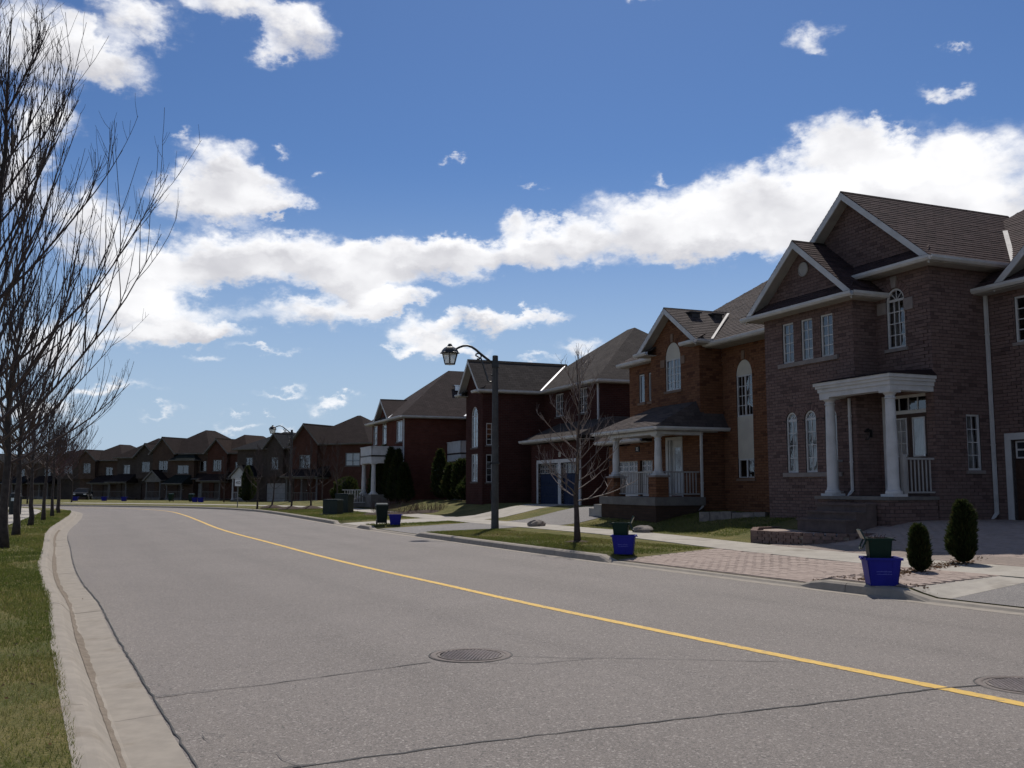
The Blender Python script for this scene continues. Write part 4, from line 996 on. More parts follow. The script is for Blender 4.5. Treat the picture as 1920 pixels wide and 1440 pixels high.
# ------------------------------------------------------------------ dark red house with blue garage doors
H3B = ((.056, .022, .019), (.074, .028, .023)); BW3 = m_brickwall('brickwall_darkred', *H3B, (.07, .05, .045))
SH3 = m_shinglesheet('shingles_taupe', (.062, .054, .05), (.085, .074, .068))
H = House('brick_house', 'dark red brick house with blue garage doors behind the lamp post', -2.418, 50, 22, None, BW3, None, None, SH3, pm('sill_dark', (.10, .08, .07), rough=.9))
def house_darkred():
    zb = .3
    hs = [archp(.83, 1.80, 3.58, 5.68), rect(.83, 1.80, 1.84, 3.25)]
    f = H.wall((0, 0), (2.5, 0), gable_prof(2.5, zb, 6.45, 8.10), hs)
    H.window(f, .83, 1.80, 3.58, 5.68, 2, 4, arch=True, mid=True, curtain=1); H.window(f, .83, 1.80, 1.84, 3.25, 2, 3, mid=True, curtain=1)
    f2 = H.wall((2.5, 0), (2.5, 3.4), rect(0, 3.4, zb, 6.5), [rect(.2, .8, 3.66, 4.78), rect(.2, .8, 1.8, 3.2)])
    H.window(f2, .2, .8, 3.66, 4.78, 2, 4); H.window(f2, .2, .8, 1.8, 3.2, 2, 4)
    f3 = H.wall((2.5, 3.4), (8.8, 3.4), rect(0, 6.3, zb, 6.5), [rect(1.4, 2.34, 5.06, 6.2), rect(3.98, 4.99, 5.05, 6.25)])
    H.window(f3, 1.4, 2.34, 5.06, 6.2, 4, 3, mid=True); H.window(f3, 3.98, 4.99, 5.05, 6.25, 4, 3, mid=True)
    f4 = H.wall((8.8, 3.4), (8.8, 11.6), rect(0, 8.2, zb, 6.5))
    shell(H, 0, 8.8, 3.4, 11.6, zb, 6.5, right=False); m = MB(); m.quad((0, 3.4, zb), (0, 0, zb), (0, 0, 6.5), (0, 3.4, 6.5), [(0, zb), (3.4, zb), (3.4, 6.5), (0, 6.5)]); H.p(m, 'wall', BW3)
    fg = H.wall((4.3, 1.9), (9.95, 1.9), rect(0, 5.65, zb, 3.6), [rect(.85, 3.15, zb, 2.68), rect(3.45, 5.3, zb, 2.68)])
    for a, b in ((.85, 3.15), (3.45, 5.3)): H.garage_door(fg, a, b, .62, 2.68, DOORBL, 4, 4, WHITE_D)
    H.wall((9.95, 1.9), (9.95, 6), rect(0, 4.1, zb, 3.6)); m = MB(); m.quad((4.3, 3.4, zb), (4.3, 1.9, zb), (4.3, 1.9, 3.6), (4.3, 3.4, 3.6), [(0, zb), (1.5, zb), (1.5, 3.6), (0, 3.6)]); H.p(m, 'wall', BW3)
    H.gable(0, 2.5, 0, 5.3, 6.45, 8.12, returns=.3); H.hip(0, 8.8, 3.4, 11.6, 6.45, 9.75)
    H.plane([(3.9, 1.5, 3.82), (10.35, 1.5, 3.82), (9.9, 3.42, 4.7), (4.3, 3.42, 4.7)]); H.plane([(10.35, 1.5, 3.82), (10.35, 6, 3.82), (9.9, 6, 4.7), (9.9, 3.42, 4.7)]); H.plane([(3.9, 3.4, 3.82), (3.9, 1.5, 3.82), (4.3, 3.42, 4.7)])
    H.gutter((3.85, 1.5, 3.82), (10.4, 1.5, 3.82)); H.soffit([(3.95, 1.52, 3.68), (10.3, 1.52, 3.68), (10.3, 3.4, 3.68), (3.95, 3.4, 3.68)]); H.downpipe(8.72, 3.32, 4.5, 6.4); H.downpipe(9.85, 1.83, .8, 3.7)
    H.flash.append(((2.92, 3.05, 6.45), (1.35, 5.1, 8.0), .07, FLASH)); H.finish_roof()
    n = H.p(MB().box(3.22, 3.42, .005, .03, 2.95, 3.15, fg.T()), 'number_plate', PANEL)
    text_obj('house_number', '35', .15, SIGNB, n, Matrix(((1, 0, 0, 4.3+3.32), (0, 0, -1, 1.865), (0, 1, 0, 3.05), (0, 0, 0, 1))))
house_darkred()
# ------------------------------------------------------------------ dark red house with balconies over its porches
BW4 = m_brickwall('brickwall_red', (.105, .034, .024), (.135, .046, .032), (.08, .06, .05)); SH4 = m_shinglesheet('shingles_plum', (.050, .040, .038), (.066, .052, .05))
H = House('brick_house', 'red brick house with white balcony porch, hidden low by dark cedars', -10.0, 68, 22, None, BW4, None, None, SH4, pm('sill_dark', (.1, .08, .07)))
def porch_balcony(H, x0, x1, y0, y1, zf, zc, zt, col=True):
    H.slabbox('porch_floor', CONC_D, x0, x1, y0, y1, .3, zf); H.slabbox('porch_beam', WHITE, x0, x1, y0, y1, zc, zc+.4); H.slabbox('balcony_floor', BLACKM, x0-.02, x1+.02, y0-.02, y1, zc+.402, zc+.47)
    for x in (x0+.2, x1-.2): H.column(x, y0+.2, zf, zc, .15)
    for (a, b) in (((x0, y0), (x1, y0)), ((x1, y0), (x1, y1))):
        f = WF(a, b); H.p(MB().box(0, f.L, -.06, 0, zc+.5, zt, f.T()).box(-.03, f.L+.03, -.09, .03, zt, zt+.06, f.T()), 'balcony_parapet', WHITE)
def house_balcony():
    zb = .3; hs = [rect(.25, 1.45, 4.5, 5.85), archp(2.85, 3.95, 4.45, 6.3), rect(6.5, 8.0, 4.45, 5.83), rect(6.3, 7.3, 1.0, 3.0)]
    f = H.wall((0, 0), (8.7, 0), rect(0, 8.7, zb, 6.1), hs)
    H.window(f, .25, 1.45, 4.5, 5.85, 4, 3, mid=True, pieces=False); H.window(f, 2.85, 3.95, 4.45, 6.3, 2, 3, arch=True, mid=True, pieces=False); H.window(f, 6.5, 8.0, 4.45, 5.83, 4, 3, mid=True, curtain=1, pieces=False)
    add_door(H, f, 6.32, 7.28, 1.0, 2.98, DOORBR)
    fg = H.wall((1.9, -.03), (5.4, -.03), [(0, 5.9), (3.5, 5.9), (1.75, 7.45)], bricks=False)
    f2 = H.wall((8.7, 0), (8.7, 4.2), rect(0, 4.2, zb, 6.1), [rect(1.95, 2.5, 1.5, 2.95)]); H.window(f2, 1.95, 2.5, 1.5, 2.95, 1, 2, pieces=False)
    H.wall((8.7, 4.2), (14.5, 4.2), rect(0, 5.8, zb, 6.1)); shell(H, 0, 14.5, 4.2, 10.5, zb, 6.1); m = MB(); m.quad((0, 4.2, zb), (0, 0, zb), (0, 0, 6.1), (0, 4.2, 6.1), [(0, zb), (4.2, zb), (4.2, 6.1), (0, 6.1)]); H.p(m, 'wall', BW4)
    H.gable(2.0, 5.3, 0, 3.0, 6.05, 7.5, returns=.2); H.hip(0, 8.7, 0, 10.5, 6.05, 9.6); H.hip(6, 14.5, 4.2, 10.5, 6.05, 8.6)
    H.flash += [((5.75, -.3, 6.08), (4.2, 1.4, 7.2), .09, FLASH), ((9.1, 3.85, 6.08), (7.7, 5.6, 7.2), .1, FLASH)]
    v = MB(); v.box(6.3, 6.6, 4.0, 4.3, 8.0, 8.3); v.box(6.22, 6.68, 3.92, 4.38, 8.3, 8.36); H.p(v, 'roof_vent', STEEL)
    H.finish_roof(); porch_balcony(H, 5.5, 8.5, -2.1, -.02, 1.1, 3.05, 4.05); porch_balcony(H, 9.6, 12.2, 2.5, 4.18, 1.1, 3.15, 4.3); H.downpipe(8.62, -.08, .6, 6.0)
    H.steps(5.7, 7.0, -2.1, 1.1, .4, 4, .28); H.railing((5.7, -3.3), (5.7, -2.1), .5, .9, .16); H.railing((7.0, -3.3), (7.0, -2.1), .5, .9, .16)
house_balcony()
# ------------------------------------------------------------------ houses round the bend
def far_house(label, px, Y, h, wid, dep, ze, zr_, wall, roof, gab=None, porch=None, wins=(), garage=None, zb=-.35, side=True, trim=None, porchmat=None, lowg=None):
    ze += .25; zr_ += .45; gab = gab and (*gab[:3], gab[3]+.4); x = (px-960)/1780*Y*1.005; base = -.35; TR = trim or pm('far_trim', (.16, .15, .14), (.125, .118, .11), 3, .85)
    H = House('brick_house', label, x, Y, h, None, wall, None, None, roof, pm('sill_dark', (.1, .08, .07)), z=0.)
    H.trim = H.soff = TR; z0 = base-.4; hs = []; W_ = []
    for (a, b, c, d) in wins:
        if a < b: hs.append(rect(a, b, c, d)); W_.append((a, b, c, d))
    door = None
    if porch: door = (porch[0]+.5, porch[0]+1.4, base+.55, base+2.6); hs.append(rect(*door))
    if garage: hs.append(rect(garage[0], garage[1], z0, base+2.3))
    f = H.wall((0, 0), (wid, 0), rect(0, wid, z0, ze), hs)
    for w in W_: H.window(f, *w, 2, 1, mid=True, pieces=False, mat=TR, curtain=rng.choice((0, 0, 1)), fw=.07)
    if door: add_door(H, f, *door, DOORBR)
    if garage: H.garage_door(f, garage[0], garage[1], base+.1, base+2.3, DOORBR if rng.random() < .6 else WHITE_D, 4, 4, None, casing=False)
    f2 = H.wall((wid, 0), (wid, dep), rect(0, dep, z0, ze), [rect(dep*.3, dep*.3+.9, 3.4, 4.6)]); H.window(f2, dep*.3, dep*.3+.9, 3.4, 4.6, 2, 1, pieces=False, mat=TR)
    shell(H, 0, wid, 0, dep, z0, ze, right=False)
    H.hip(0, wid, 0, dep, ze, zr_)
    if gab:
        a, b, y, ga = gab; sl = (ga-ze)/((b-a)/2+.38)
        fg = H.wall((a, y), (b, y), gable_prof(b-a, 2.6 if y < 0 else 2.4, ze, ga), [rect((b-a)*.28, (b-a)*.72, 3.4, 4.75)]); H.window(fg, (b-a)*.28, (b-a)*.72, 3.4, 4.75, 4, 1, mid=True, pieces=False, mat=TR)
        m = MB().box(a+.01, b-.01, y+.12, 0, 2.6, ze); m.f = [m.f[k] for k in (0, 3, 5)]; m.uv = [[(0, 0), (1, 0), (1, 1), (0, 1)]]*3; m.rnd = m.rnd[:3]; H.p(m, 'bay_cheek', wall)
        H.gable(a, b, y, dep*.45, ze, ga)
    if porch:
        a, b, d, zc = porch[:4]; pmt = porchmat or TR
        H.slabbox('porch_floor', CONC_D, a, b, -d, -.01, z0, base+.5); H.slabbox('porch_beam', pmt, a, b, -d, -.01, zc-.25, zc)
        n = max(2, int((b-a)/1.6)+1)
        for k in range(n): H.column(lerp(a+.15, b-.15, k/(n-1)), -d+.15, base+.5, zc-.25, .09, pmt)
        if len(porch) > 4: H.gable(a, b, -d, 1.0, zc, porch[4], ov=.2, fo=.2); H.wall((a, -d), (b, -d), [(0, zc), (b-a, zc), ((b-a)/2, porch[4]-.15)], mat=pmt)
        else: H.plane([(a-.3, -d-.3, zc), (b+.3, -d-.3, zc), (b, .01, zc+1.0), (a, .01, zc+1.0)]); H.plane([(b+.3, -d-.3, zc), (b+.3, .02, zc), (b, .01, zc+1.0)]); H.plane([(a-.3, .02, zc), (a-.3, -d-.3, zc), (a, .01, zc+1.0)]); H.gutter((a-.3, -d-.3, zc), (b+.3, -d-.3, zc), TR)
        H.railing((a+.2, -d+.12), (b-.2, -d+.12), base+.5, .85, .2, pmt); H.steps(a+.1, a+1.2, -d, base+.5, base, 2, .3)
    if lowg: H.plane([(lowg[0], -.9, 2.55), (lowg[1], -.9, 2.55), (lowg[1], .02, 3.2), (lowg[0], .02, 3.2)]); H.gutter((lowg[0], -.9, 2.55), (lowg[1], -.9, 2.55), TR)
    H.finish_roof()
    return H
WR = m_brickwall('brickwall_rust', (.080, .034, .025), (.10, .045, .034), (.08, .055, .045)); WBR = m_brickwall('brickwall_brown', (.085, .055, .042), (.11, .07, .052), (.08, .065, .055)); WGR = m_brickwall('brickwall_taupe', (.075, .058, .048), (.095, .075, .062), (.07, .06, .055))
SG = m_shinglesheet('shingles_slate', (.023, .023, .026), (.031, .031, .034)); SB = m_shinglesheet('shingles_umber', (.026, .020, .019), (.036, .027, .026)); SGN = m_shinglesheet('shingles_greenish', (.020, .024, .022), (.027, .031, .029)); SB2 = m_shinglesheet('shingles_chestnut', (.033, .023, .020), (.043, .030, .026))
far_house('rust red brick house with two front windows and a railed porch, behind young trees', 556, 97, 62, 9.2, 9, 5.6, 8.5, WR, SB, gab=(.2, 3.4, -.6, 7.5), porch=(.3, 4.4, 1.8, 2.6), wins=[(6.4, 8.2, 3.6, 4.9), (6.7, 7.9, .6, 2.0), (2.6, 3.2, 3.6, 4.7)])
far_house('taupe brick house with slate grey roof and a white gabled porch', 449, 106, 64, 7.2, 9, 5.5, 7.3, WGR, SG, gab=(4.6, 6.8, -.5, 7.0), porch=(1.0, 3.4, 2.0, 2.7, 3.9), wins=[(1.2, 2.2, 3.6, 4.8)], porchmat=WHITE, garage=(4.2, 6.8))
far_house('narrow red brick house with chestnut roof beside the slate roofed house', 398, 114, 66, 5.6, 9, 5.3, 7.4, WR, SB2, gab=(.1, 3.0, -.5, 6.9), porch=(.2, 3.2, 1.8, 2.3), wins=[(3.8, 4.8, 3.3, 4.5)], lowg=(3.3, 5.5))
far_house('wide brown brick house with a high ridge and three window bays', 297, 119, 68, 8.4, 10, 5.4, 8.3, WBR, SB, gab=(.1, 3.4, -.6, 7.3), porch=(.2, 2.6, 1.9, 2.4, 3.6), wins=[(5.2, 6.4, 3.4, 4.7), (6.9, 7.9, 3.4, 4.7)], lowg=(3.6, 8.2), garage=(4.4, 7.2))
far_house('brown brick house with greenish front gable below the high ridge', 330, 117, 68, 3.2, 3, 4.6, 5.9, WBR, SGN, wins=[(.6, 2.4, 3.1, 4.2)], porch=(.3, 2.8, 1.6, 2.0))
far_house('taupe brick house with stepped roof at the start of the bend', 226, 124, 70, 7.0, 9, 5.1, 7.5, WGR, SB, gab=(3.6, 6.6, -.6, 6.7), porch=(.3, 3.2, 1.8, 2.2), wins=[(1.0, 2.1, 3.2, 4.4)], garage=(4.0, 6.4))
far_house('low umber roofed house seen behind the last verge trees', 158, 131, 72, 7.0, 9, 4.9, 7.0, WBR, SB, gab=(.2, 3.0, -.6, 6.2), porch=(3.4, 6.4, 1.8, 2.1), wins=[(4.2, 5.4, 3.0, 4.2)])
far_house('dark brick house seen between the verge tree trunks', 78, 138, 74, 8.4, 9, 4.8, 6.6, WGR, SB, gab=(4.2, 7.6, -.6, 6.2), porch=(.4, 3.6, 1.8, 2.1), wins=[(1.2, 2.4, 3.0, 4.2)])
far_house('dark brick house at the left edge behind the nearest trunks', -16, 144, 76, 9.0, 9, 4.8, 6.6, WBR, SG, gab=(.4, 3.8, -.6, 6.1), porch=(4.4, 8.0, 1.8, 2.1), wins=[(5.4, 6.8, 3.0, 4.2)])

# ------------------------------------------------------------------ small things in and by the road
def manhole(label, x, y):
    t, s_ = near(x, y); z = .03-.0054*abs(s_)+G(x, y)
    r = thing('manhole_cover', label, 'manhole cover', (x, y, z), .3, 'manhole covers')
    MB().lathe([(.33, -.02), (.33, .004), (.345, .008), (.375, .007), (.385, .0), (.385, -.02)], 40).build('frame', IRON, r)
    c = MB().lathe([(.0, -.02), (.0, .0), (.318, .0), (.318, -.02)], 40).build('cover', IRON, r)
    m = MB()
    for i in range(-8, 9):
        for k in range(-8, 9):
            a, b = i*.036+(k % 2)*.018, k*.036
            if math.hypot(a, b) < .285: m.taper(a, b, 0, .007, .013, .010, .010, .007)
    m.build('raised_studs', IRON_L, c, kind='stuff')
    m = MB().lathe([(.29, 0), (.29, .007), (.31, .007), (.31, 0)], 40); m.build('rim_ring', IRON, c)
    MB().lathe([(.385, -.02), (.386, .0035), (.398, .0035), (.399, -.02)], 36).build('tar_joint', CRACK, r)
manhole('round iron manhole cover in the open asphalt left of the yellow line', -.39, 9.18)
manhole('iron manhole cover right of the yellow line at the right edge', 4.10, 7.75)
# ------------------------------------------------------------------ trees without leaves
def grow(mb, p, d, L, r0, r1, nseg, sides, rg, up=.25, wob=.10):
    pts = [Vector(p)]; d = Vector(d).normalized(); st = L/nseg
    for i in range(nseg):
        d = (d+Vector((rg.gauss(0, wob), rg.gauss(0, wob), up*rg.uniform(.4, 1.3)/nseg*3))).normalized(); pts.append(pts[-1]+d*st)
    mb.tube(pts, [lerp(r0, r1, (i/nseg)**.8) for i in range(nseg+1)], sides, cap=False); return pts
def side_dir(d, ang, rg, bias=None):
    d = d.normalized(); a = d.orthogonal().normalized(); a.rotate(Matrix.Rotation(rg.uniform(0, 6.283), 3, d))
    if bias is not None and a.z < -.2: a = -a
    return (d*math.cos(ang)+a*math.sin(ang)).normalized()
def bare_tree(name, label, x, y, h, seed, tr=.12, clear=2.0, nl=24, spread=.62, lo_el=18, hi_el=62, l2=10, l3=4, crown=TWIG, bark=BARK, group=None, up=.28, twig=.006, drop=.0, z=None, limb=.30, ltop=.86, ang2=(22, 48), len2=(.18, .48), len3=(.12, .55), wob=.07):
    rg = random.Random(seed); z0 = gz(x, y) if z is None else z
    tf = .9 if ltop > .8 else ltop+.12; root = thing(name, label, 'tree', (x, y, z0), 0, group); m = MB()
    pts = [(0, 0, -.1)]; px = py = 0.; n = 12
    for i in range(1, n+1):
        px += rg.gauss(0, .025); py += rg.gauss(0, .025); pts.append((px, py, h*tf*i/n))
    rad = [tr*1.35]+[max(.012, tr*(1-i/n)**.85) for i in range(1, n+1)]; rad[1] = tr*1.0
    m.tube(pts, rad, 10); m.build('trunk', bark, root, smooth=True)
    c = MB()
    def at(zz):
        k = min(n-1, max(0, int(zz/(h*tf)*n))); a, b = Vector(pts[k]), Vector(pts[k+1]); f = (zz-a.z)/(b.z-a.z) if b.z > a.z else 0; return a+(b-a)*f, lerp(rad[k], rad[k+1], f)
    for i in range(nl):
        q = (i+rg.uniform(0, .8))/nl; zz = lerp(clear, h*ltop, q**1.15); p, r = at(zz); az = i*2.39996+rg.uniform(-.4, .4)
        el = R(lerp(lo_el, hi_el, q**.8)+rg.uniform(-8, 8)); L = h*spread*lerp(.78, .30, q)*rg.uniform(.75, 1.12)
        d = Vector((math.cos(az)*math.cos(el), math.sin(az)*math.cos(el), math.sin(el))); lr = max(.010, min(r*.72, tr*limb*lerp(1, .5, q)*rg.uniform(.8, 1.2)))
        P = grow(c, p, d, L, lr, twig, 8, 6, rg, up, wob)
        for k in range(l2):
            t = rg.uniform(.12, .97); j = min(7, int(t*8)); a = P[j].lerp(P[j+1], t*8-j); dd = P[j+1]-P[j]
            Q = grow(c, a, side_dir(dd, R(rg.uniform(*ang2)), rg, 1), L*rg.uniform(*len2)*(1.15-t*.5), lerp(lr, twig, t)*.62+.002, twig*.75, 5, 4, rg, up*.9, wob*1.15)
            for e in range(l3):
                u = rg.uniform(.2, 1); j2 = min(4, int(u*5)); a2 = Q[j2].lerp(Q[j2+1], u*5-j2) if u < 1 else Q[-1]
                grow(c, a2, side_dir(Q[j2+1]-Q[j2], R(rg.uniform(20, 55)), rg, 1), rg.uniform(*len3)*h/8, twig*.85, twig*.5, 3, 3, rg, up, .1)
    c.build('crown', crown, root)
    return root
LINE = 'bare maples along the grass verge'
V = [ # station, offset, height, seed, label
 (15.0, -6.7, 12.6, 11, 'tallest bare maple whose branches fill the top left corner, its trunk outside the picture'),
 (21.1, -6.55, 8.4, 12, 'bare maple with the trunk nearest the left edge of the picture'),
 (27.6, -6.5, 6.8, 13, 'bare maple just right of the nearest trunk, in front of the litter bin'),
 (35.2, -6.5, 6.1, 14, 'bare verge maple, the third trunk counted from the left edge'),
 (41.3, -6.45, 5.9, 15, 'bare verge maple, the fourth trunk counted from the left edge'),
 (47.0, -6.4, 5.7, 16, 'bare verge maple, the fifth trunk counted from the left edge'),
 (53.2, -6.3, 5.6, 17, 'reddish budded verge maple, second last before the bend'),
 (60.5, -6.4, 5.5, 18, 'reddish budded verge maple, the last one before the bend')]
for t, s_, h, sd, lab in V:
    x, y, _ = W(t, s_); nearby = t < 30
    bare_tree('maple_tree', lab, x, y, h, sd, tr=lerp(.115, .082, smooth(15, 45, t)), nl=36 if t < 16 else 28 if nearby else 22, l2=15 if t < 16 else 10 if nearby else 8, l3=3, crown=TWIG_R if t > 50 else TWIG, group=LINE, twig=.0055 if nearby else .0065, spread=.58 if t < 16 else .66 if nearby else .70, up=.28, lo_el=38 if t < 16 else 24, hi_el=66, ltop=.70 if t < 16 else .62, ang2=(14, 36), len2=(.25, .62), len3=(.08, .42), wob=.045)
for i, (px, Y, h) in enumerate([(25, 75, 5.5), (118, 88, 6), (58, 96, 6.5), (140, 100, 6.5)]):
    x = (px-960)/1780*Y; bare_tree('small_tree', ['slim bare tree across the footpath near the litter bin', 'slim bare tree behind the fourth verge trunk', 'dark bare tree far behind the footpath', 'dark bare tree before the low umber roofed house'][i], x, Y, h, 40+i, tr=.07, nl=18, l2=7, l3=3, crown=TWIG, bark=BARK_D, group='bare trees beyond the footpath', twig=.009)
# young trees on the house side
bare_tree('young_tree', 'young bare tree with long thin side branches in front of the blue garage doors', 1.70, 24.9, 5.3, 60, tr=.078, clear=1.05, nl=30, spread=.45, lo_el=14, hi_el=58, l2=6, l3=2, crown=pm('twig_brown', (.22, .17, .145), (.13, .10, .085), 6, .6), bark=BARK_D, up=.14, twig=.0055, limb=.26)
YT = [(486, 63.5, 4.4, 'young bare street tree on the corner, right of the speed limit sign'), (514, 65.5, 4.3, 'young bare tree on a mulch mound left of the far lamp'), (549, 60.0, 4.6, 'young bare tree on a mulch mound in front of the far lamp'), (586, 60.5, 4.6, 'young bare tree on a mulch mound right of the far lamp'),
      (606, 80, 5.6, 'bare tree on the lawn before the rust red house'), (634, 84, 5.6, 'bare tree behind the green utility boxes'), (424, 98, 5, 'thin bare tree left of the speed limit sign')]
for i, (px, Y, h, lab) in enumerate(YT):
    x = (px-960)/1780*Y; z = gz(x, Y); bare_tree('young_tree', lab, x, Y, h, 70+i, tr=.06, clear=1.2, nl=16, spread=.42, l2=6, l3=2, crown=TWIG, bark=BARK_D, group='young bare trees round the far lamp', twig=.008, lo_el=20)
    if 0 < i < 4:
        m = MB(); m.lathe([(.95, -.05), (.8, .05), (.5, .14), (.15, .22), (.02, .23)], 14); o = m.build('mulch_mound', MULCH, smooth=True, loc=(x, Y, z), label=['', 'low dark mulch mound left of the far lamp', 'low dark mulch mound in front of the far lamp', 'low dark mulch mound right of the far lamp'][i], cat='mulch')
m = MB(); m.lathe([(.42, -.03), (.34, .015), (.14, .045), (.08, .05)], 14); m.build('mulch_ring', MULCH, smooth=True, loc=(1.70, 24.9, gz(1.7, 24.9)), label='ring of bare soil round the foot of the near young tree', cat='soil')
# stake by the nearest maple
x, y, z = W(12.9, -6.45); r = thing('tree_stake', 'thin grey stake standing in the grass at the left edge', 'stake', (x, y, z))
MB().tube([(0, 0, -.1), (.005, 0, .9), (0, .01, 2.0)], .018, 8).build('shaft', pm('stake_grey', (.32, .29, .26), (.2, .18, .16), 8, .8), r); MB().tube([(0, 0, -.05), (0, 0, .22)], .03, 8).build('sleeve', BLACKM, r)
# ------------------------------------------------------------------ clipped cedars
def cedar(label, x, y, h, rad, seed, n=2600, group=None, mat=CEDAR, z=None, top=.35, leaf=.075):
    rg = random.Random(seed); z0 = gz(x, y) if z is None else z; root = thing('cedar_shrub', label, 'shrub', (x, y, z0), 0, group)
    MB().tube([(0, 0, -.05), (0, 0, h*.25)], .03, 6).build('stem', BARK_D, root)
    prof = lambda q: rad*max(.04, min(1, (q*5.0+.35)))*(1-top*max(0, q-.35)/.65)*math.sqrt(max(0, 1-max(0, (q-.72)/.28)**2)) if q < 1 else 0
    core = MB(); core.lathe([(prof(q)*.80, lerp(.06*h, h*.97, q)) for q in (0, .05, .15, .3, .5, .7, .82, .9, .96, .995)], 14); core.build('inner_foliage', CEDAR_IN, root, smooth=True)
    m = MB(); lump = [(rg.uniform(0, 6.28), rg.random(), rg.uniform(.05, .22)) for _ in range(14)]
    for i in range(n):
        q = rg.random()**.9; a = rg.uniform(0, 6.283); b = sum(w*math.exp(-((math.cos(a-u)-1)**2)*4-((q-v)*5)**2) for u, v, w in lump); r = prof(q)*(rg.uniform(.72, 1.0)+b*1.5+(rg.uniform(0, .22) if rg.random() < .1 else 0)); zz = lerp(.05*h, h, q)
        p = Vector((r*math.cos(a), r*math.sin(a), zz)); out = Vector((math.cos(a), math.sin(a), rg.uniform(.3, 1.7))).normalized(); sd = out.cross(Vector((rg.gauss(0, 1), rg.gauss(0, 1), rg.gauss(0, 1)))).normalized()
        L = leaf*rg.uniform(.7, 1.5); w_ = L*.28; m.cur = rg.random()*(.75+.25*rg.random()); e = out.cross(sd)*L*.12
        m.add([tuple(p-out*L*.4), tuple(p+sd*w_+e), tuple(p+out*L), tuple(p-sd*w_+e)], [(0, 1, 2), (0, 2, 3)])
    m.build('foliage', mat, root); return root
cedar('smaller clipped cedar beside the blue recycling box on the paved drive', 6.75, 15.95, .76, .135, 1, 2200, leaf=.06)
cedar('taller clipped cedar right of the small one, beside the paved drive', 8.05, 17.15, 1.10, .185, 2, 3000, top=.6, leaf=.07)
for i, (px, Y, h, r_) in enumerate([(706, 61.5, 3.4, .42), (720, 60.5, 3.7, .45), (734, 59.6, 3.5, .42), (747, 58.8, 3.3, .42), (759, 58.0, 2.4, .38)]):
    X = (px-960)/1780*Y
    cedar(['tall dark cedar at the porch steps, leftmost of five', 'tallest dark cedar of the row before the balcony house', 'tall dark cedar in the middle of the row', 'tall dark cedar fourth in the row', 'lowest dark cedar at the right end of the row'][i], X, Y, h, r_, 20+i, 1500, 'dark cedars before the balcony house', leaf=.16, top=.7)
for i, (px, Y, h, r_, lab) in enumerate([(826, 57, 3.0, .42, 'pointed dark cedar before the low side window'), (848, 55, 2.1, .42, 'round dark cedar left of the dark red house'), (866, 53.5, 2.3, .5, 'broad dark cedar at the corner of the dark red house'), (884, 51, 1.4, .4, 'low dark cedar below the arched window'), (466, 96, 3.6, .65, 'dark pointed cedar before the white gabled porch'), (655, 88, 2.2, .9, 'round dark bush by the rust red house'), (640, 89, 1.4, .7, 'olive bush by the rust red house porch')]):
    x = (px-960)/1780*Y; cedar(lab, x, Y, h, r_, 30+i, 1300, leaf=.17, top=.75 if i in (0, 4) else .35)
def dry_shrub(label, x, y, h, w_, seed, n=170):
    rg = random.Random(seed); root = thing('dry_shrub', label, 'shrub', (x, y, gz(x, y))); m = MB()
    for i in range(n):
        a, r_ = rg.uniform(0, 6.28), rg.random()**.5*w_*.5; p = Vector((r_*math.cos(a), r_*math.sin(a), 0)); grow(m, p, (math.cos(a)*rg.uniform(.1, .8), math.sin(a)*rg.uniform(.1, .8), 1), h*rg.uniform(.4, 1), .006, .003, 4, 3, rg, .05, .18)
    m.build('stems', TWIG_R, root); MB().lathe([(w_*.75, -.03), (w_*.6, .05), (.1, .1)], 14).build('soil', MULCH, root)
dry_shrub('leafless reddish shrub bed before the balcony house, left half', -6.0, 48.5, .95, 2.2, 3, 240)
dry_shrub('leafless reddish shrub bed before the balcony house, right half', -4.3, 49.3, .8, 1.8, 4, 200)
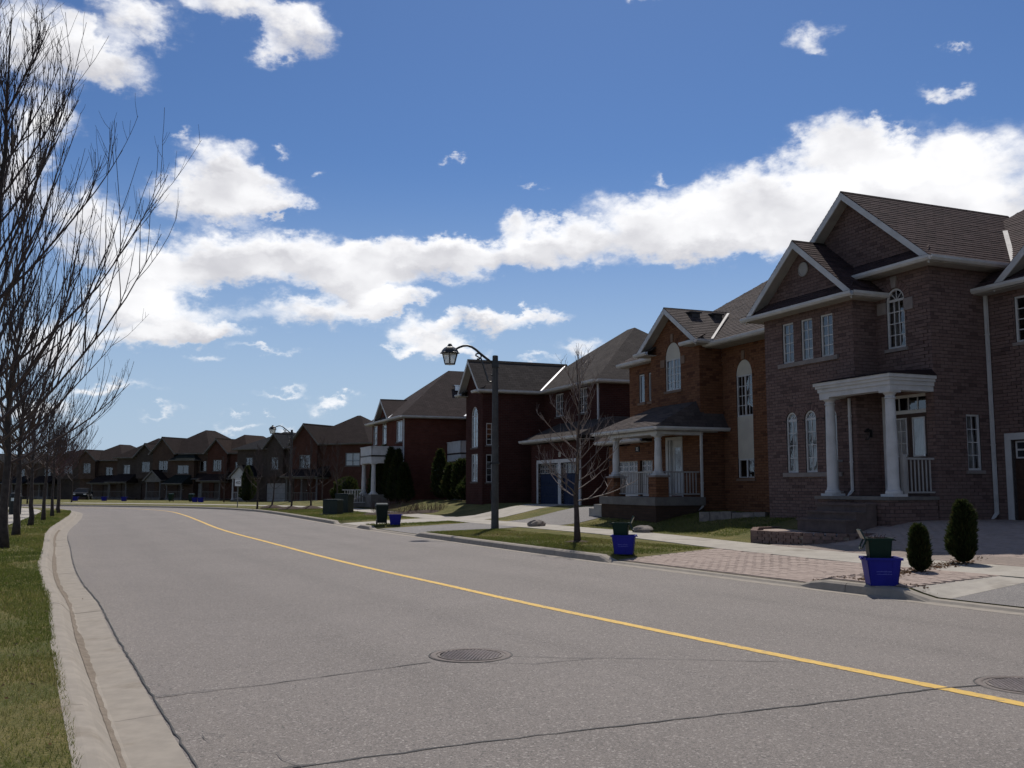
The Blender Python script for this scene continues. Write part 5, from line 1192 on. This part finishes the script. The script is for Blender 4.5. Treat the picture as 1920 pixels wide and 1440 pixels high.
# ------------------------------------------------------------------ street lamps
def street_lamp(label, x, y, H_, seed):
    root = thing('street_lamp', label, 'street lamp', (x, y, gz(x, y)), 0, 'street lamps')
    MB().lathe([(.135, -.2), (.135, .02), (.128, .3), (.098, H_-.06), (.098, H_-.02), (.085, H_)], 10).build('pole', POLE, root)
    dirx, diry = -.985, -.17     # arm reaches out over the road
    P = lambda u, z: (dirx*u, diry*u, z)
    AP = [(.06, -.30), (.20, -.19), (.36, -.07), (.54, .07), (.68, .19), (.82, .28), (.97, .325), (1.12, .31), (1.25, .26), (1.36, .20), (1.48, .15)]
    arm = MB().tube([P(u, H_+v) for u, v in AP], [.045-.001*k for k in range(len(AP))], 8).build('arm', BLACKM, root, smooth=True)
    MB().box(-.12, .12, -.12, .12, H_-.42, H_-.2).build('bracket', BLACKM, root)
    q = MB(); pts = [(.595+.10*math.cos(a), H_-.036+.10*math.sin(a)) for a in np.linspace(-1.1, -6.0, 18)]
    pts += [(.49, H_-.12), (.42, H_-.35), (.35, H_-.58), (.285, H_-.76)]+[(.16+.12*math.cos(a), H_-.80+.12*math.sin(a)) for a in np.linspace(-.2, -4.6, 20)]
    q.tube([P(*p) for p in pts], .026, 6).build('scroll', BLACKM, root)
    lc = Vector(P(1.58, H_+.13)); cage = MB(); N = 6
    ring = lambda r_, z: [(lc.x+r_*math.cos(math.pi/6+k*math.pi/3), lc.y+r_*math.sin(math.pi/6+k*math.pi/3), lc.z+z) for k in range(N)]
    cap = MB(); cap.lathe([(.33, -.10), (.345, -.075), (.30, -.05), (.27, .02), (.20, .10), (.10, .155), (.085, .16), (.085, .20), (.06, .21), (.06, .24), (.02, .25)], 6, tuple(lc)); cap.build('lantern_cap', BLACKM, root)
    a, b = ring(.285, -.10), ring(.185, -.46)
    for k in range(N):
        cage.tube([a[k], b[k]], .016, 4); cage.tube([b[k], b[(k+1) % N]], .018, 4); cage.tube([a[k], a[(k+1) % N]], .018, 4)
    cg = cage.build('lantern_cage', BLACKM, root)
    gl = pm('lantern_glass', (.62, .60, .52), rough=.25, spec=.5)
    if 'lg' not in MATS:
        m_ = bpy.data.materials.new('frosted_panel'); m_.use_nodes = True; w = NT(m_.node_tree); d_ = w.n('ShaderNodeBsdfDiffuse', i_Color=(.75, .73, .66, 1)); t_ = w.n('ShaderNodeBsdfTranslucent', i_Color=(.85, .83, .76, 1)); g_ = w.n('ShaderNodeBsdfTransparent')
        mx = w.n('ShaderNodeMixShader', i_0=.55, i_1=d_.outputs[0], i_2=t_.outputs[0]); mx2 = w.n('ShaderNodeMixShader', i_0=.35, i_1=mx.outputs[0], i_2=g_.outputs[0]); w.n('ShaderNodeOutputMaterial', i_Surface=mx2.outputs[0]); MATS['lg'] = m_
    for k in range(N): MB().quad(a[k], a[(k+1) % N], b[(k+1) % N], b[k]).build('lantern_pane', MATS['lg'], cg)
    MB().poly(b).build('lantern_floor', MATS['lg'], cg)
    MB().box(-.15, -.11, -.03, .03, 1.0, 1.3).build('access_cover', BLACKM, root); MB().box(-.14, .14, -.14, .14, 2.2, 2.26).build('band', BLACKM, root)
street_lamp('near street lamp with lantern on a curved arm, on the lawn strip', -.58, 32.6, 5.95, 1)
street_lamp('far street lamp with lantern on a curved arm, beyond the young trees', (547-960)/1780*80, 80, 6.05, 2)
# ------------------------------------------------------------------ bins
def tub(mb, w0, d0, w1, d1, z0, z1, th=.012):
    mb.taper(0, 0, z0, z0+.02, w0, d0, w0, d0); n = 4
    for (sx, sy) in ((1, 0), (-1, 0), (0, 1), (0, -1)):
        if sx: A = [(sx*w0, -d0), (sx*w0, d0), (sx*(w0-th), d0), (sx*(w0-th), -d0)]; B = [(sx*w1, -d1), (sx*w1, d1), (sx*(w1-th), d1), (sx*(w1-th), -d1)]
        else: A = [(-w0, sy*d0), (w0, sy*d0), (w0, sy*(d0-th)), (-w0, sy*(d0-th))]; B = [(-w1, sy*d1), (w1, sy*d1), (w1, sy*(d1-th)), (-w1, sy*(d1-th))]
        mb.hexa([(*p, z0) for p in A]+[(*p, z1) for p in B])
def rimbox(mb, w_, d_, e, z0, z1):
    for a, b, c, d in ((-w_-e, w_+e, -d_-e, -d_), (-w_-e, w_+e, d_, d_+e), (-w_-e, -w_, -d_, d_), (w_, w_+e, -d_, d_)): mb.box(a, b, c, d, z0, z1)
def blue_box(label, x, y, rz, S=1., z=None, txt=True):
    r = thing('recycling_box', label, 'recycling box', (x, y, gz(x, y) if z is None else z), rz, 'blue recycling boxes')
    m = MB(); tub(m, .195*S, .175*S, .245*S, .22*S, .0, .40*S); m.build('tub', BLUE, r, fix=True)
    m = MB(); rimbox(m, .240*S, .215*S, .028*S, .375*S, .41*S); m.build('rim', BLUE, r)
    m = MB()
    for u in (-.14, .14): m.hexa([(u*S-.035, -.178*S, .03), (u*S+.035, -.178*S, .03), (u*S+.035, -.17*S, .03), (u*S-.035, -.17*S, .03), (u*S*1.18-.04, -.226*S, .375*S), (u*S*1.18+.04, -.226*S, .375*S), (u*S*1.18+.04, -.215*S, .375*S), (u*S*1.18-.04, -.215*S, .375*S)])
    m.build('corner_ribs', BLUE, r, fix=True)
    for sx in (-1, 1): MB().tube([(sx*.275*S, -.07*S, .39*S), (sx*.29*S, 0, .375*S), (sx*.275*S, .07*S, .39*S)], .012*S, 6).build('handle', BLUE, r)
    if txt:   # faded print, too worn to read
        m = MB(); rg = random.Random(int(x*100)); sl = .045/.40
        for row, (zz, n, h) in enumerate(((.20, 13, .018), (.165, 15, .013))):
            for k in range(n):
                u = -.11+.22*k/n; hh = h*rg.uniform(.5, 1.2)*S; yy = -(.175+zz*sl)*S-.0025
                m.quad((u*S, yy, zz*S), ((u+.009)*S, yy, zz*S), ((u+.009)*S, yy-hh*sl, zz*S+hh), (u*S, yy-hh*sl, zz*S+hh))
        m.build('worn_print', PRINT, r, kind='stuff')
    return r
def green_bin(label, x, y, z, rz, open_left=True):
    r = thing('green_bin', label, 'compost bin', (x, y, z), rz, 'green compost bins')
    m = MB(); tub(m, .145, .13, .17, .165, 0, .33); m.build('tub', GREEN, r, fix=True); m = MB(); rimbox(m, .165, .16, .022, .31, .345); m.build('rim', GREEN, r)
    sg = -1 if open_left else 1
    m = MB(); 
    m.hexa([(sg*.20, -.17, .33), (sg*.20, .17, .33), (sg*.225, .17, .33), (sg*.225, -.17, .33), (sg*.265, -.15, .47 if open_left else .50), (sg*.265, .15, .47 if open_left else .50), (sg*.285, .15, .46), (sg*.285, -.15, .46)]); m.build('lid', GREENL, r, fix=True)
    MB().tube([(sg*.19, -.12, .33), (sg*.25, -.12, .20), (sg*.27, 0, .17), (sg*.25, .12, .20), (sg*.19, .12, .33)], .014, 6).build('handle', GREENL, r)
    MB().tube([(-sg*.20, -.08, .33), (-sg*.235, -.08, .31), (-sg*.235, .08, .31), (-sg*.20, .08, .33)], .011, 6).build('latch', BLACKM, r)
    return r
x, y, z = W(5.50, 5.34); blue_box('blue recycling box on the kerb stub between the two driveways', x, y, R(-8), 1.0, z)
green_bin('green compost bin with its lid hanging open to the left, in the nearest blue box', x-.02, y+.02, z+.35, R(-10), True)
rg = random.Random(3); r = thing('plant_scraps', 'dry twigs and leaf scraps sticking out of the nearest green bin', 'yard waste', (x-.02, y+.02, z+.655)); m = MB()
for i in range(34): grow(m, (rg.uniform(-.13, .13), rg.uniform(-.1, .1), 0), (rg.gauss(0, .6), rg.gauss(0, .6), 1), rg.uniform(.05, .15), .006, .003, 3, 3, rg, 0, .3)
m.build('twigs', TWIG_R, r); m = MB().taper(0, 0, -.06, .01, .15, .13, .16, .14); m.build('leaf_pile', MULCH, r)
x, y, z = W(12.95, 5.72); blue_box('blue recycling box on the grass corner by the paved drive', x, y, R(-12), 1.0, z)
green_bin('green compost bin with lid flipped up on the right, in the box on grass', x-.06, y+.02, z+.33, R(-12), False)
def cart(label, x, y, S, mat, rz=0., z=None):
    r = thing('wheeled_cart', label, 'waste cart', (x, y, gz(x, y) if z is None else z), rz, 'waste carts at the kerb')
    m = MB(); m.taper(0, 0, .08, .85*S, .2*S, .22*S, .27*S, .3*S); m.build('body', mat, r); m = MB(); m.hexa([(-.29*S, -.33*S, .85*S), (.29*S, -.33*S, .85*S), (.29*S, .33*S, .85*S), (-.29*S, .33*S, .85*S), (-.25*S, -.28*S, .92*S), (.25*S, -.28*S, .92*S), (.25*S, .30*S, .97*S), (-.25*S, .30*S, .97*S)]); m.build('lid', GREENL if mat is GREEN else mat, r)
    for sx in (-1, 1): MB().tube([(sx*.18*S, .24*S, .1), (sx*.24*S, .24*S, .1)], .1, 12).build('wheel', BLACKM, r)
    MB().tube([(-.2*S, .34*S, .86*S), (.2*S, .34*S, .86*S)], .015, 6).build('handle', BLACKM, r)
x, y, z = W(30.45, 5.75); cart('dark green waste cart on the grass island between two far driveways', x, y, .85, GREEN_D, .2); blue_box('blue recycling box leaning beside the dark green waste cart', x+.52, y-.05, .1, .95, None, False)
for i, (px, Y, k) in enumerate([(381, 98, 0), (370, 99, 0), (363, 100, 1), (238, 106, 0), (201, 108, 0), (147, 108, 0), (325, 103, 1)]):
    x = (px-960)/1780*Y; lab = ['bright blue box, right one of the far pair left of the sign', 'bright blue box, left one of the far pair left of the sign', 'dark green cart left of the far blue pair', 'far blue box at the kerb, second from the verge trees', 'far blue box at the kerb nearest the verge trees', 'far blue box half hidden by the last verge trunks', 'dark green cart at the far kerb before the wide brown house'][i]
    (cart(lab, x, Y, .9, GREEN) if k else blue_box(lab, x, Y, .1, 1.15, None, False))
# ------------------------------------------------------------------ sign, utility boxes, litter bin, rocks
def speed_sign():
    Y = 70.5; x = (449-960)/1780*Y; z = gz(x, Y); r = thing('speed_sign', 'white speed limit sign reading MAXIMUM 40 on a grey post', 'road sign', (x, Y, z), R(4))
    MB().box(-.03, .03, .0, .05, -.1, 2.1).build('post', pm('sign_post', (.16, .16, .16), rough=.6), r); b = MB().box(-.23, .23, -.03, -.002, 1.55, 2.13).build('panel', SIGNW, r)
    m = MB()
    for a, c, d, e in ((-.22, .22, 1.56, 1.57), (-.22, .22, 2.11, 2.12), (-.22, -.21, 1.57, 2.11), (.21, .22, 1.57, 2.11)): m.box(a, c, -.034, -.0305, d, e)
    m.build('border', SIGNB, b); RX = lambda z_: Matrix(((1, 0, 0, 0), (0, 0, -1, -.033), (0, 1, 0, z_), (0, 0, 0, 1)))
    text_obj('sign_word', 'MAXIMUM', .085, SIGNB, b, RX(2.045)); text_obj('sign_figures', '40', .36, SIGNB, b, RX(1.79))
speed_sign()
for i, (px, Y, w_, h, lab) in enumerate([(627, 49.5, .85, .72, 'lower left of two dark green utility boxes on the grass'), (648, 51.5, .80, .98, 'taller right of two dark green utility boxes on the grass')]):
    x = (px-960)/1780*Y; r = thing('utility_box', lab, 'utility box', (x, Y, gz(x, Y)), R(-20), 'utility boxes'); MB().box(-w_/2, w_/2, -.3, .3, -.05, h).build('cabinet', UTIL, r); MB().hexa([(-w_/2-.03, -.33, h), (w_/2+.03, -.33, h), (w_/2+.03, .33, h), (-w_/2-.03, .33, h), (-w_/2, -.3, h+.06), (w_/2, -.3, h+.06), (w_/2, .3, h+.06), (-w_/2, .3, h+.06)]).build('lid', UTIL, r)
    MB().box(-.02, .02, -.32, -.3, h*.4, h*.55).build('latch', BLACKM, r); MB().box(-w_/2-.1, w_/2+.1, -.42, .42, -.1, .03).build('pad', CONC_D, r)
Y = 50.; x = (36-960)/1780*Y; r = thing('litter_bin', 'dark litter bin beside the footpath, between the first trunks', 'litter bin', (x, Y, gz(x, Y)), .2)
MB().lathe([(.28, 0), (.30, .03), (.31, .85), (.33, .87), (.33, .95), (.30, .96)], 12).build('body', pm('bin_dark', (.02, .022, .022), rough=.6), r); MB().lathe([(.30, .96), (.26, 1.08), (.12, 1.16), (.02, 1.17)], 12).build('hood', pm('bin_dark', (.02, .02, .02)), r); MB().box(-.12, .12, -.35, -.31, .7, .86).build('flap', STEEL, r)
def boulder(label, x, y, sx, sy, sz, seed):
    rg = random.Random(seed); m = MB(); n, k = 12, 7; off = [[rg.uniform(.82, 1.12) for _ in range(n)] for _ in range(k+1)]
    for j in range(k+1):
        a = math.pi*j/k
        for i in range(n): b = 2*math.pi*i/n; q = off[j][i] if 0 < j < k else 1; m.v.append((sx*math.sin(a)*math.cos(b)*q, sy*math.sin(a)*math.sin(b)*q, sz*(-math.cos(a)*q*.75+.35)))
    for j in range(k):
        for i in range(n): a0 = j*n+i; a1 = j*n+(i+1) % n; m.f.append((a0, a1, a1+n, a0+n)); m.rnd.append(0.); m.uv.append(None)
    m.build('boulder', STONE, smooth=False, loc=(x, y, gz(x, y)), rot=(0, 0, rg.uniform(0, 3)), label=label, cat='boulder', group='lawn boulders')
boulder('grey boulder with a bright top on the lawn right of the green bin', 3.9, 28.6, .36, .24, .2, 1)
boulder('brownish boulder on the lawn edge by the far asphalt drive', .85, 33.3, .34, .25, .22, 2)
boulder('dark boulder in the shade before the orange house porch', 5.3, 33.0, .40, .28, .25, 3)
for i, (px, py) in enumerate([(1085, 975), (1030, 985)][:0]): pass
# raised brick landing beside the paved drive, and a low stone ledge
def landing():
    pts = [W(13.5, 9.8)[:2], W(11.7, 9.85)[:2], W(10.9, 10.5)[:2], W(10.6, 12.2)[:2], W(12.0, 13.0)[:2], W(15.2, 13.2)[:2], W(14.9, 11.0)[:2]][::-1]; z0 = .2; zt = .52
    r = thing('brick_landing', 'low raised brick landing behind the sidewalk by the paved drive', 'landing', (*pts[0], 0.)); o = Vector((*pts[0], 0))
    P = [tuple(Vector((*p, zt-.05))-o) for p in pts]; pa = m_pieces('landing_brick', (.165, .115, .10), (.19, .135, .118), (.13, .092, .082), attr=False); MB().slab(P, (0, 0, -.5)).build('fill', pm('paver_sand', (.17, .14, .115)), r, fix=True)
    c = sum((Vector(p) for p in P), Vector())/len(P); top = MB().slab([tuple(c+(Vector(p)-c)*.86+Vector((0, 0, .03))) for p in P], (0, 0, -.02)); top.build('top_paving', m_pieces('paver_tones', (.3, .2, .17), (.3, .2, .17), (.3, .2, .17)), r, fix=True)
    me = MB().box(-.1, .1, -.11, .05, -.035, .035).mesh('brick', pa)
    for a, b in zip(P, P[1:]+P[:1]):
        a, b = Vector(a), Vector(b); d = b-a; L = d.length; n = max(1, int(L/.205)); ang = math.atan2(d.y, d.x)
        for row in range(5):
            for k in range(n):
                p = a+d*((k+.5+(.35 if row % 2 else 0)*(k < n-1))/n); obj('brick', me, r, loc=(p.x, p.y, zt-.012-row*.074), rot=(0, 0, ang))
landing()
x, y = 7.40+.383*(-.2)-.924*1.0, 27.5+.924*.2-.383*1.0
m = MB()
for k in range(6): m.box(-1.0+.36*k, -1.0+.36*k+.345, -.16+.02*(k % 2), .16, -.1, .20+.012*(k % 3))
r = thing('stone_ledge', 'low pale capped stone ledge in the shade at the portico house lawn', 'garden wall', (x+.2, y+1.5, .62), R(-40))
for k in range(6): MB().box(-1.0+.36*k, -1.0+.36*k+.345, -.16+.02*(k % 2), .16, -.15, .20+.012*(k % 3)).build('stone', STONE, r)
# soil strip with leaf litter between drive and cedars
def litter(name, label, c0, c1, wd, n, seed, mat, size=.05, cat='litter'):
    rg = random.Random(seed); m = MB(); a, b = Vector((*c0, 0)), Vector((*c1, 0)); d = b-a; sd = Vector((-d.y, d.x, 0)).normalized()
    for i in range(n):
        p = a+d*rg.random()+sd*rg.gauss(0, wd); p.z = gz(p.x, p.y)+.02; u = Vector((rg.gauss(0, 1), rg.gauss(0, 1), rg.gauss(0, .5))).normalized()*size*rg.uniform(.4, 1.3); v = Vector((rg.gauss(0, 1), rg.gauss(0, 1), rg.gauss(0, .6))).normalized()*size*rg.uniform(.3, .8); m.cur = rg.random()
        m.add([tuple(p-u), tuple(p+v), tuple(p+u), tuple(p-v*.6)], [(0, 1, 2, 3)])
    o = m.build(name, mat, kind='stuff', label=label, cat=cat)
LEAF = m_blade('dead_leaves', [(.09, .05, .03), (.14, .085, .05), (.06, .035, .022), (.2, .15, .1)])
litter('leaf_litter', 'strip of dead leaves and soil under the two clipped cedars', (5.4, 14.9), (8.6, 17.8), .12, 900, 1, LEAF, .045)
litter('leaf_litter', 'dead leaves gathered along the kerb stub', W(4.6, 5.5)[:2], W(7.2, 5.6)[:2], .06, 160, 2, LEAF, .03)
litter('leaf_litter', 'scattered dead leaves and straw on the near verge grass', W(-1, -6.6)[:2], W(12, -6.5)[:2], .45, 420, 3, LEAF, .022)
litter('leaf_litter', 'scattered straw bits on the lawn strip by the near lamp', W(13.5, 6.6)[:2], W(24, 6.8)[:2], .7, 260, 4, LEAF, .035)
# ------------------------------------------------------------------ grass blades
def blades(name, cells, seed, label):
    g = np.random.default_rng(seed); V_, Rn = [], []
    for (t0, t1, s0, s1, dens, h, wd) in cells:
        n = int((t1-t0)*(s1-s0)*dens); t = g.uniform(t0, t1, n); s_ = g.uniform(s0, s1, n)
        x = np.interp(t, CLEN, CP[:, 0]); y = np.interp(t, CLEN, CP[:, 1]); dx = np.interp(t+.5, CLEN, CP[:, 0])-np.interp(t-.5, CLEN, CP[:, 0]); dy = np.interp(t+.5, CLEN, CP[:, 1])-np.interp(t-.5, CLEN, CP[:, 1]); L = np.hypot(dx, dy); sh = s_-.40*(np.clip(11-t, 0, None)/9.5)**1.7*(s0 < 0); X = x+dy/L*sh; Y = y-dx/L*sh
        if s0 < 0: Z = .13+.02*np.clip((-5.7-s_)/3.3, 0, 1)**2
        else: Z = np.array([zr(a, b) for a, b in zip(t, s_)])
        # thin patches where the turf is worn
        patch = np.sin(X*1.7+1.3*np.sin(Y*1.1))*np.sin(Y*1.3+.8*np.sin(X*2.1)); keep = g.random(n) < np.where(patch > .55, .35, 1.)
        X, Y, Z = X[keep], Y[keep], Z[keep]; n = len(X); a = g.uniform(0, 6.283, n); hh = h*g.uniform(.45, 1.25, n); lean = g.normal(0, .45, (n, 2))*hh[:, None]; w_ = wd*g.uniform(.6, 1.3, n)
        P0 = np.stack([X-np.cos(a)*w_, Y-np.sin(a)*w_, Z-.005], 1); P1 = np.stack([X+np.cos(a)*w_, Y+np.sin(a)*w_, Z-.005], 1); P2 = np.stack([X+lean[:, 0], Y+lean[:, 1], Z+hh], 1)
        V_.append(np.stack([P0, P1, P2], 1).reshape(-1, 3)); Rn.append(np.clip(g.random(n)*.75+.28*(np.sin(X*.9+2)*np.sin(Y*.7)), 0, 1))
    V_ = np.concatenate(V_).astype(np.float32); Rn = np.concatenate(Rn).astype(np.float32); nf = len(Rn); me = bpy.data.meshes.new(name)
    me.vertices.add(len(V_)); me.vertices.foreach_set('co', V_.ravel()); me.loops.add(nf*3); me.loops.foreach_set('vertex_index', np.arange(nf*3, dtype=np.int32)); me.polygons.add(nf); me.polygons.foreach_set('loop_start', np.arange(0, nf*3, 3, dtype=np.int32)); me.update()
    me.attributes.new('rnd', 'FLOAT', 'FACE').data.foreach_set('value', Rn); me.materials.append(BLADES); me.validate()
    obj(name, me, kind='stuff', label=label, cat='grass')
blades('grass', [(-3, 9, -5.75, -5.68, 2200, .034, .0026), (9, 20, -5.75, -5.68, 1100, .036, .004), (-3, 4, -8.2, -5.71, 5200, .035, .0028), (4, 9, -7.3, -5.71, 3600, .036, .0034), (9, 16, -7.3, -5.71, 2200, .04, .005), (16, 30, -7.3, -5.71, 1000, .045, .008), (30, 60, -7.3, -5.71, 350, .05, .014)], 1, 'short green grass with dry patches on the verge along the left kerb')
blades('grass', [(12.8, 24.6, 5.35, 7.9, 1500, .04, .006), (29.8, 31.6, 5.35, 8.9, 500, .05, .011), (35.8, 58, 5.35, 8.9, 320, .05, .013), (15.5, 24.4, 10.55, 14.5, 750, .045, .009)], 2, 'short green lawn between the house side kerb and the front porches')

# ------------------------------------------------------------------ parked car far away behind the verge trunks
def parked_car(label, px, Y, rz):
    x = (px-960)/1780*Y; r = thing('parked_car', label, 'car', (x, Y, gz(x, Y)), rz); paint = pm('car_paint_dark', (.012, .013, .016), rough=.35, spec=.05)
    prof = [(-2.1, .35), (2.15, .35), (2.2, .62), (2.05, .80), (1.15, .92), (.55, 1.38), (-.9, 1.42), (-1.65, 1.0), (-2.1, .92), (-2.18, .6)]
    m = MB(); n = len(prof); wd = lambda z: .86 if z < .95 else .66
    m.add([(a, -wd(b), b) for a, b in prof]+[(a, wd(b), b) for a, b in prof], [tuple(range(n)), tuple(range(2*n-1, n-1, -1))]+[(i, n+i, n+(i+1) % n, (i+1) % n) for i in range(n)]); m.build('body', paint, r, fix=True)
    g = pm('car_glass', (.012, .014, .016), rough=.2, spec=.2)
    for sy in (-1, 1):
        q = MB(); q.add([(-1.4, sy*.80, 1.0), (.95, sy*.82, .97), (.5, sy*.69, 1.33), (-.88, sy*.68, 1.37)], [(0, 1, 2, 3)]); q.build('side_window', g, r)
        for wx in (-1.35, 1.35): w_ = MB().tube([(wx, sy*.70, .32), (wx, sy*.90, .32)], .32, 16).build('wheel', BLACKM, r); MB().tube([(wx, sy*.895, .32), (wx, sy*.91, .32)], .19, 12).build('rim', STEEL, w_)
        MB().box(2.1, 2.2, sy*.62-.16, sy*.62+.16, .62, .74).build('headlight', pm('lamp_clear', (.7, .7, .7), rough=.15, spec=.7), r)
    q = MB(); q.add([(1.12, -.7, .95), (1.12, .7, .95), (.57, .6, 1.36), (.57, -.6, 1.36)], [(0, 1, 2, 3)]); q.build('windscreen', g, r)
parked_car('dark car parked far behind the last verge tree trunks', 160, 118, R(-75))
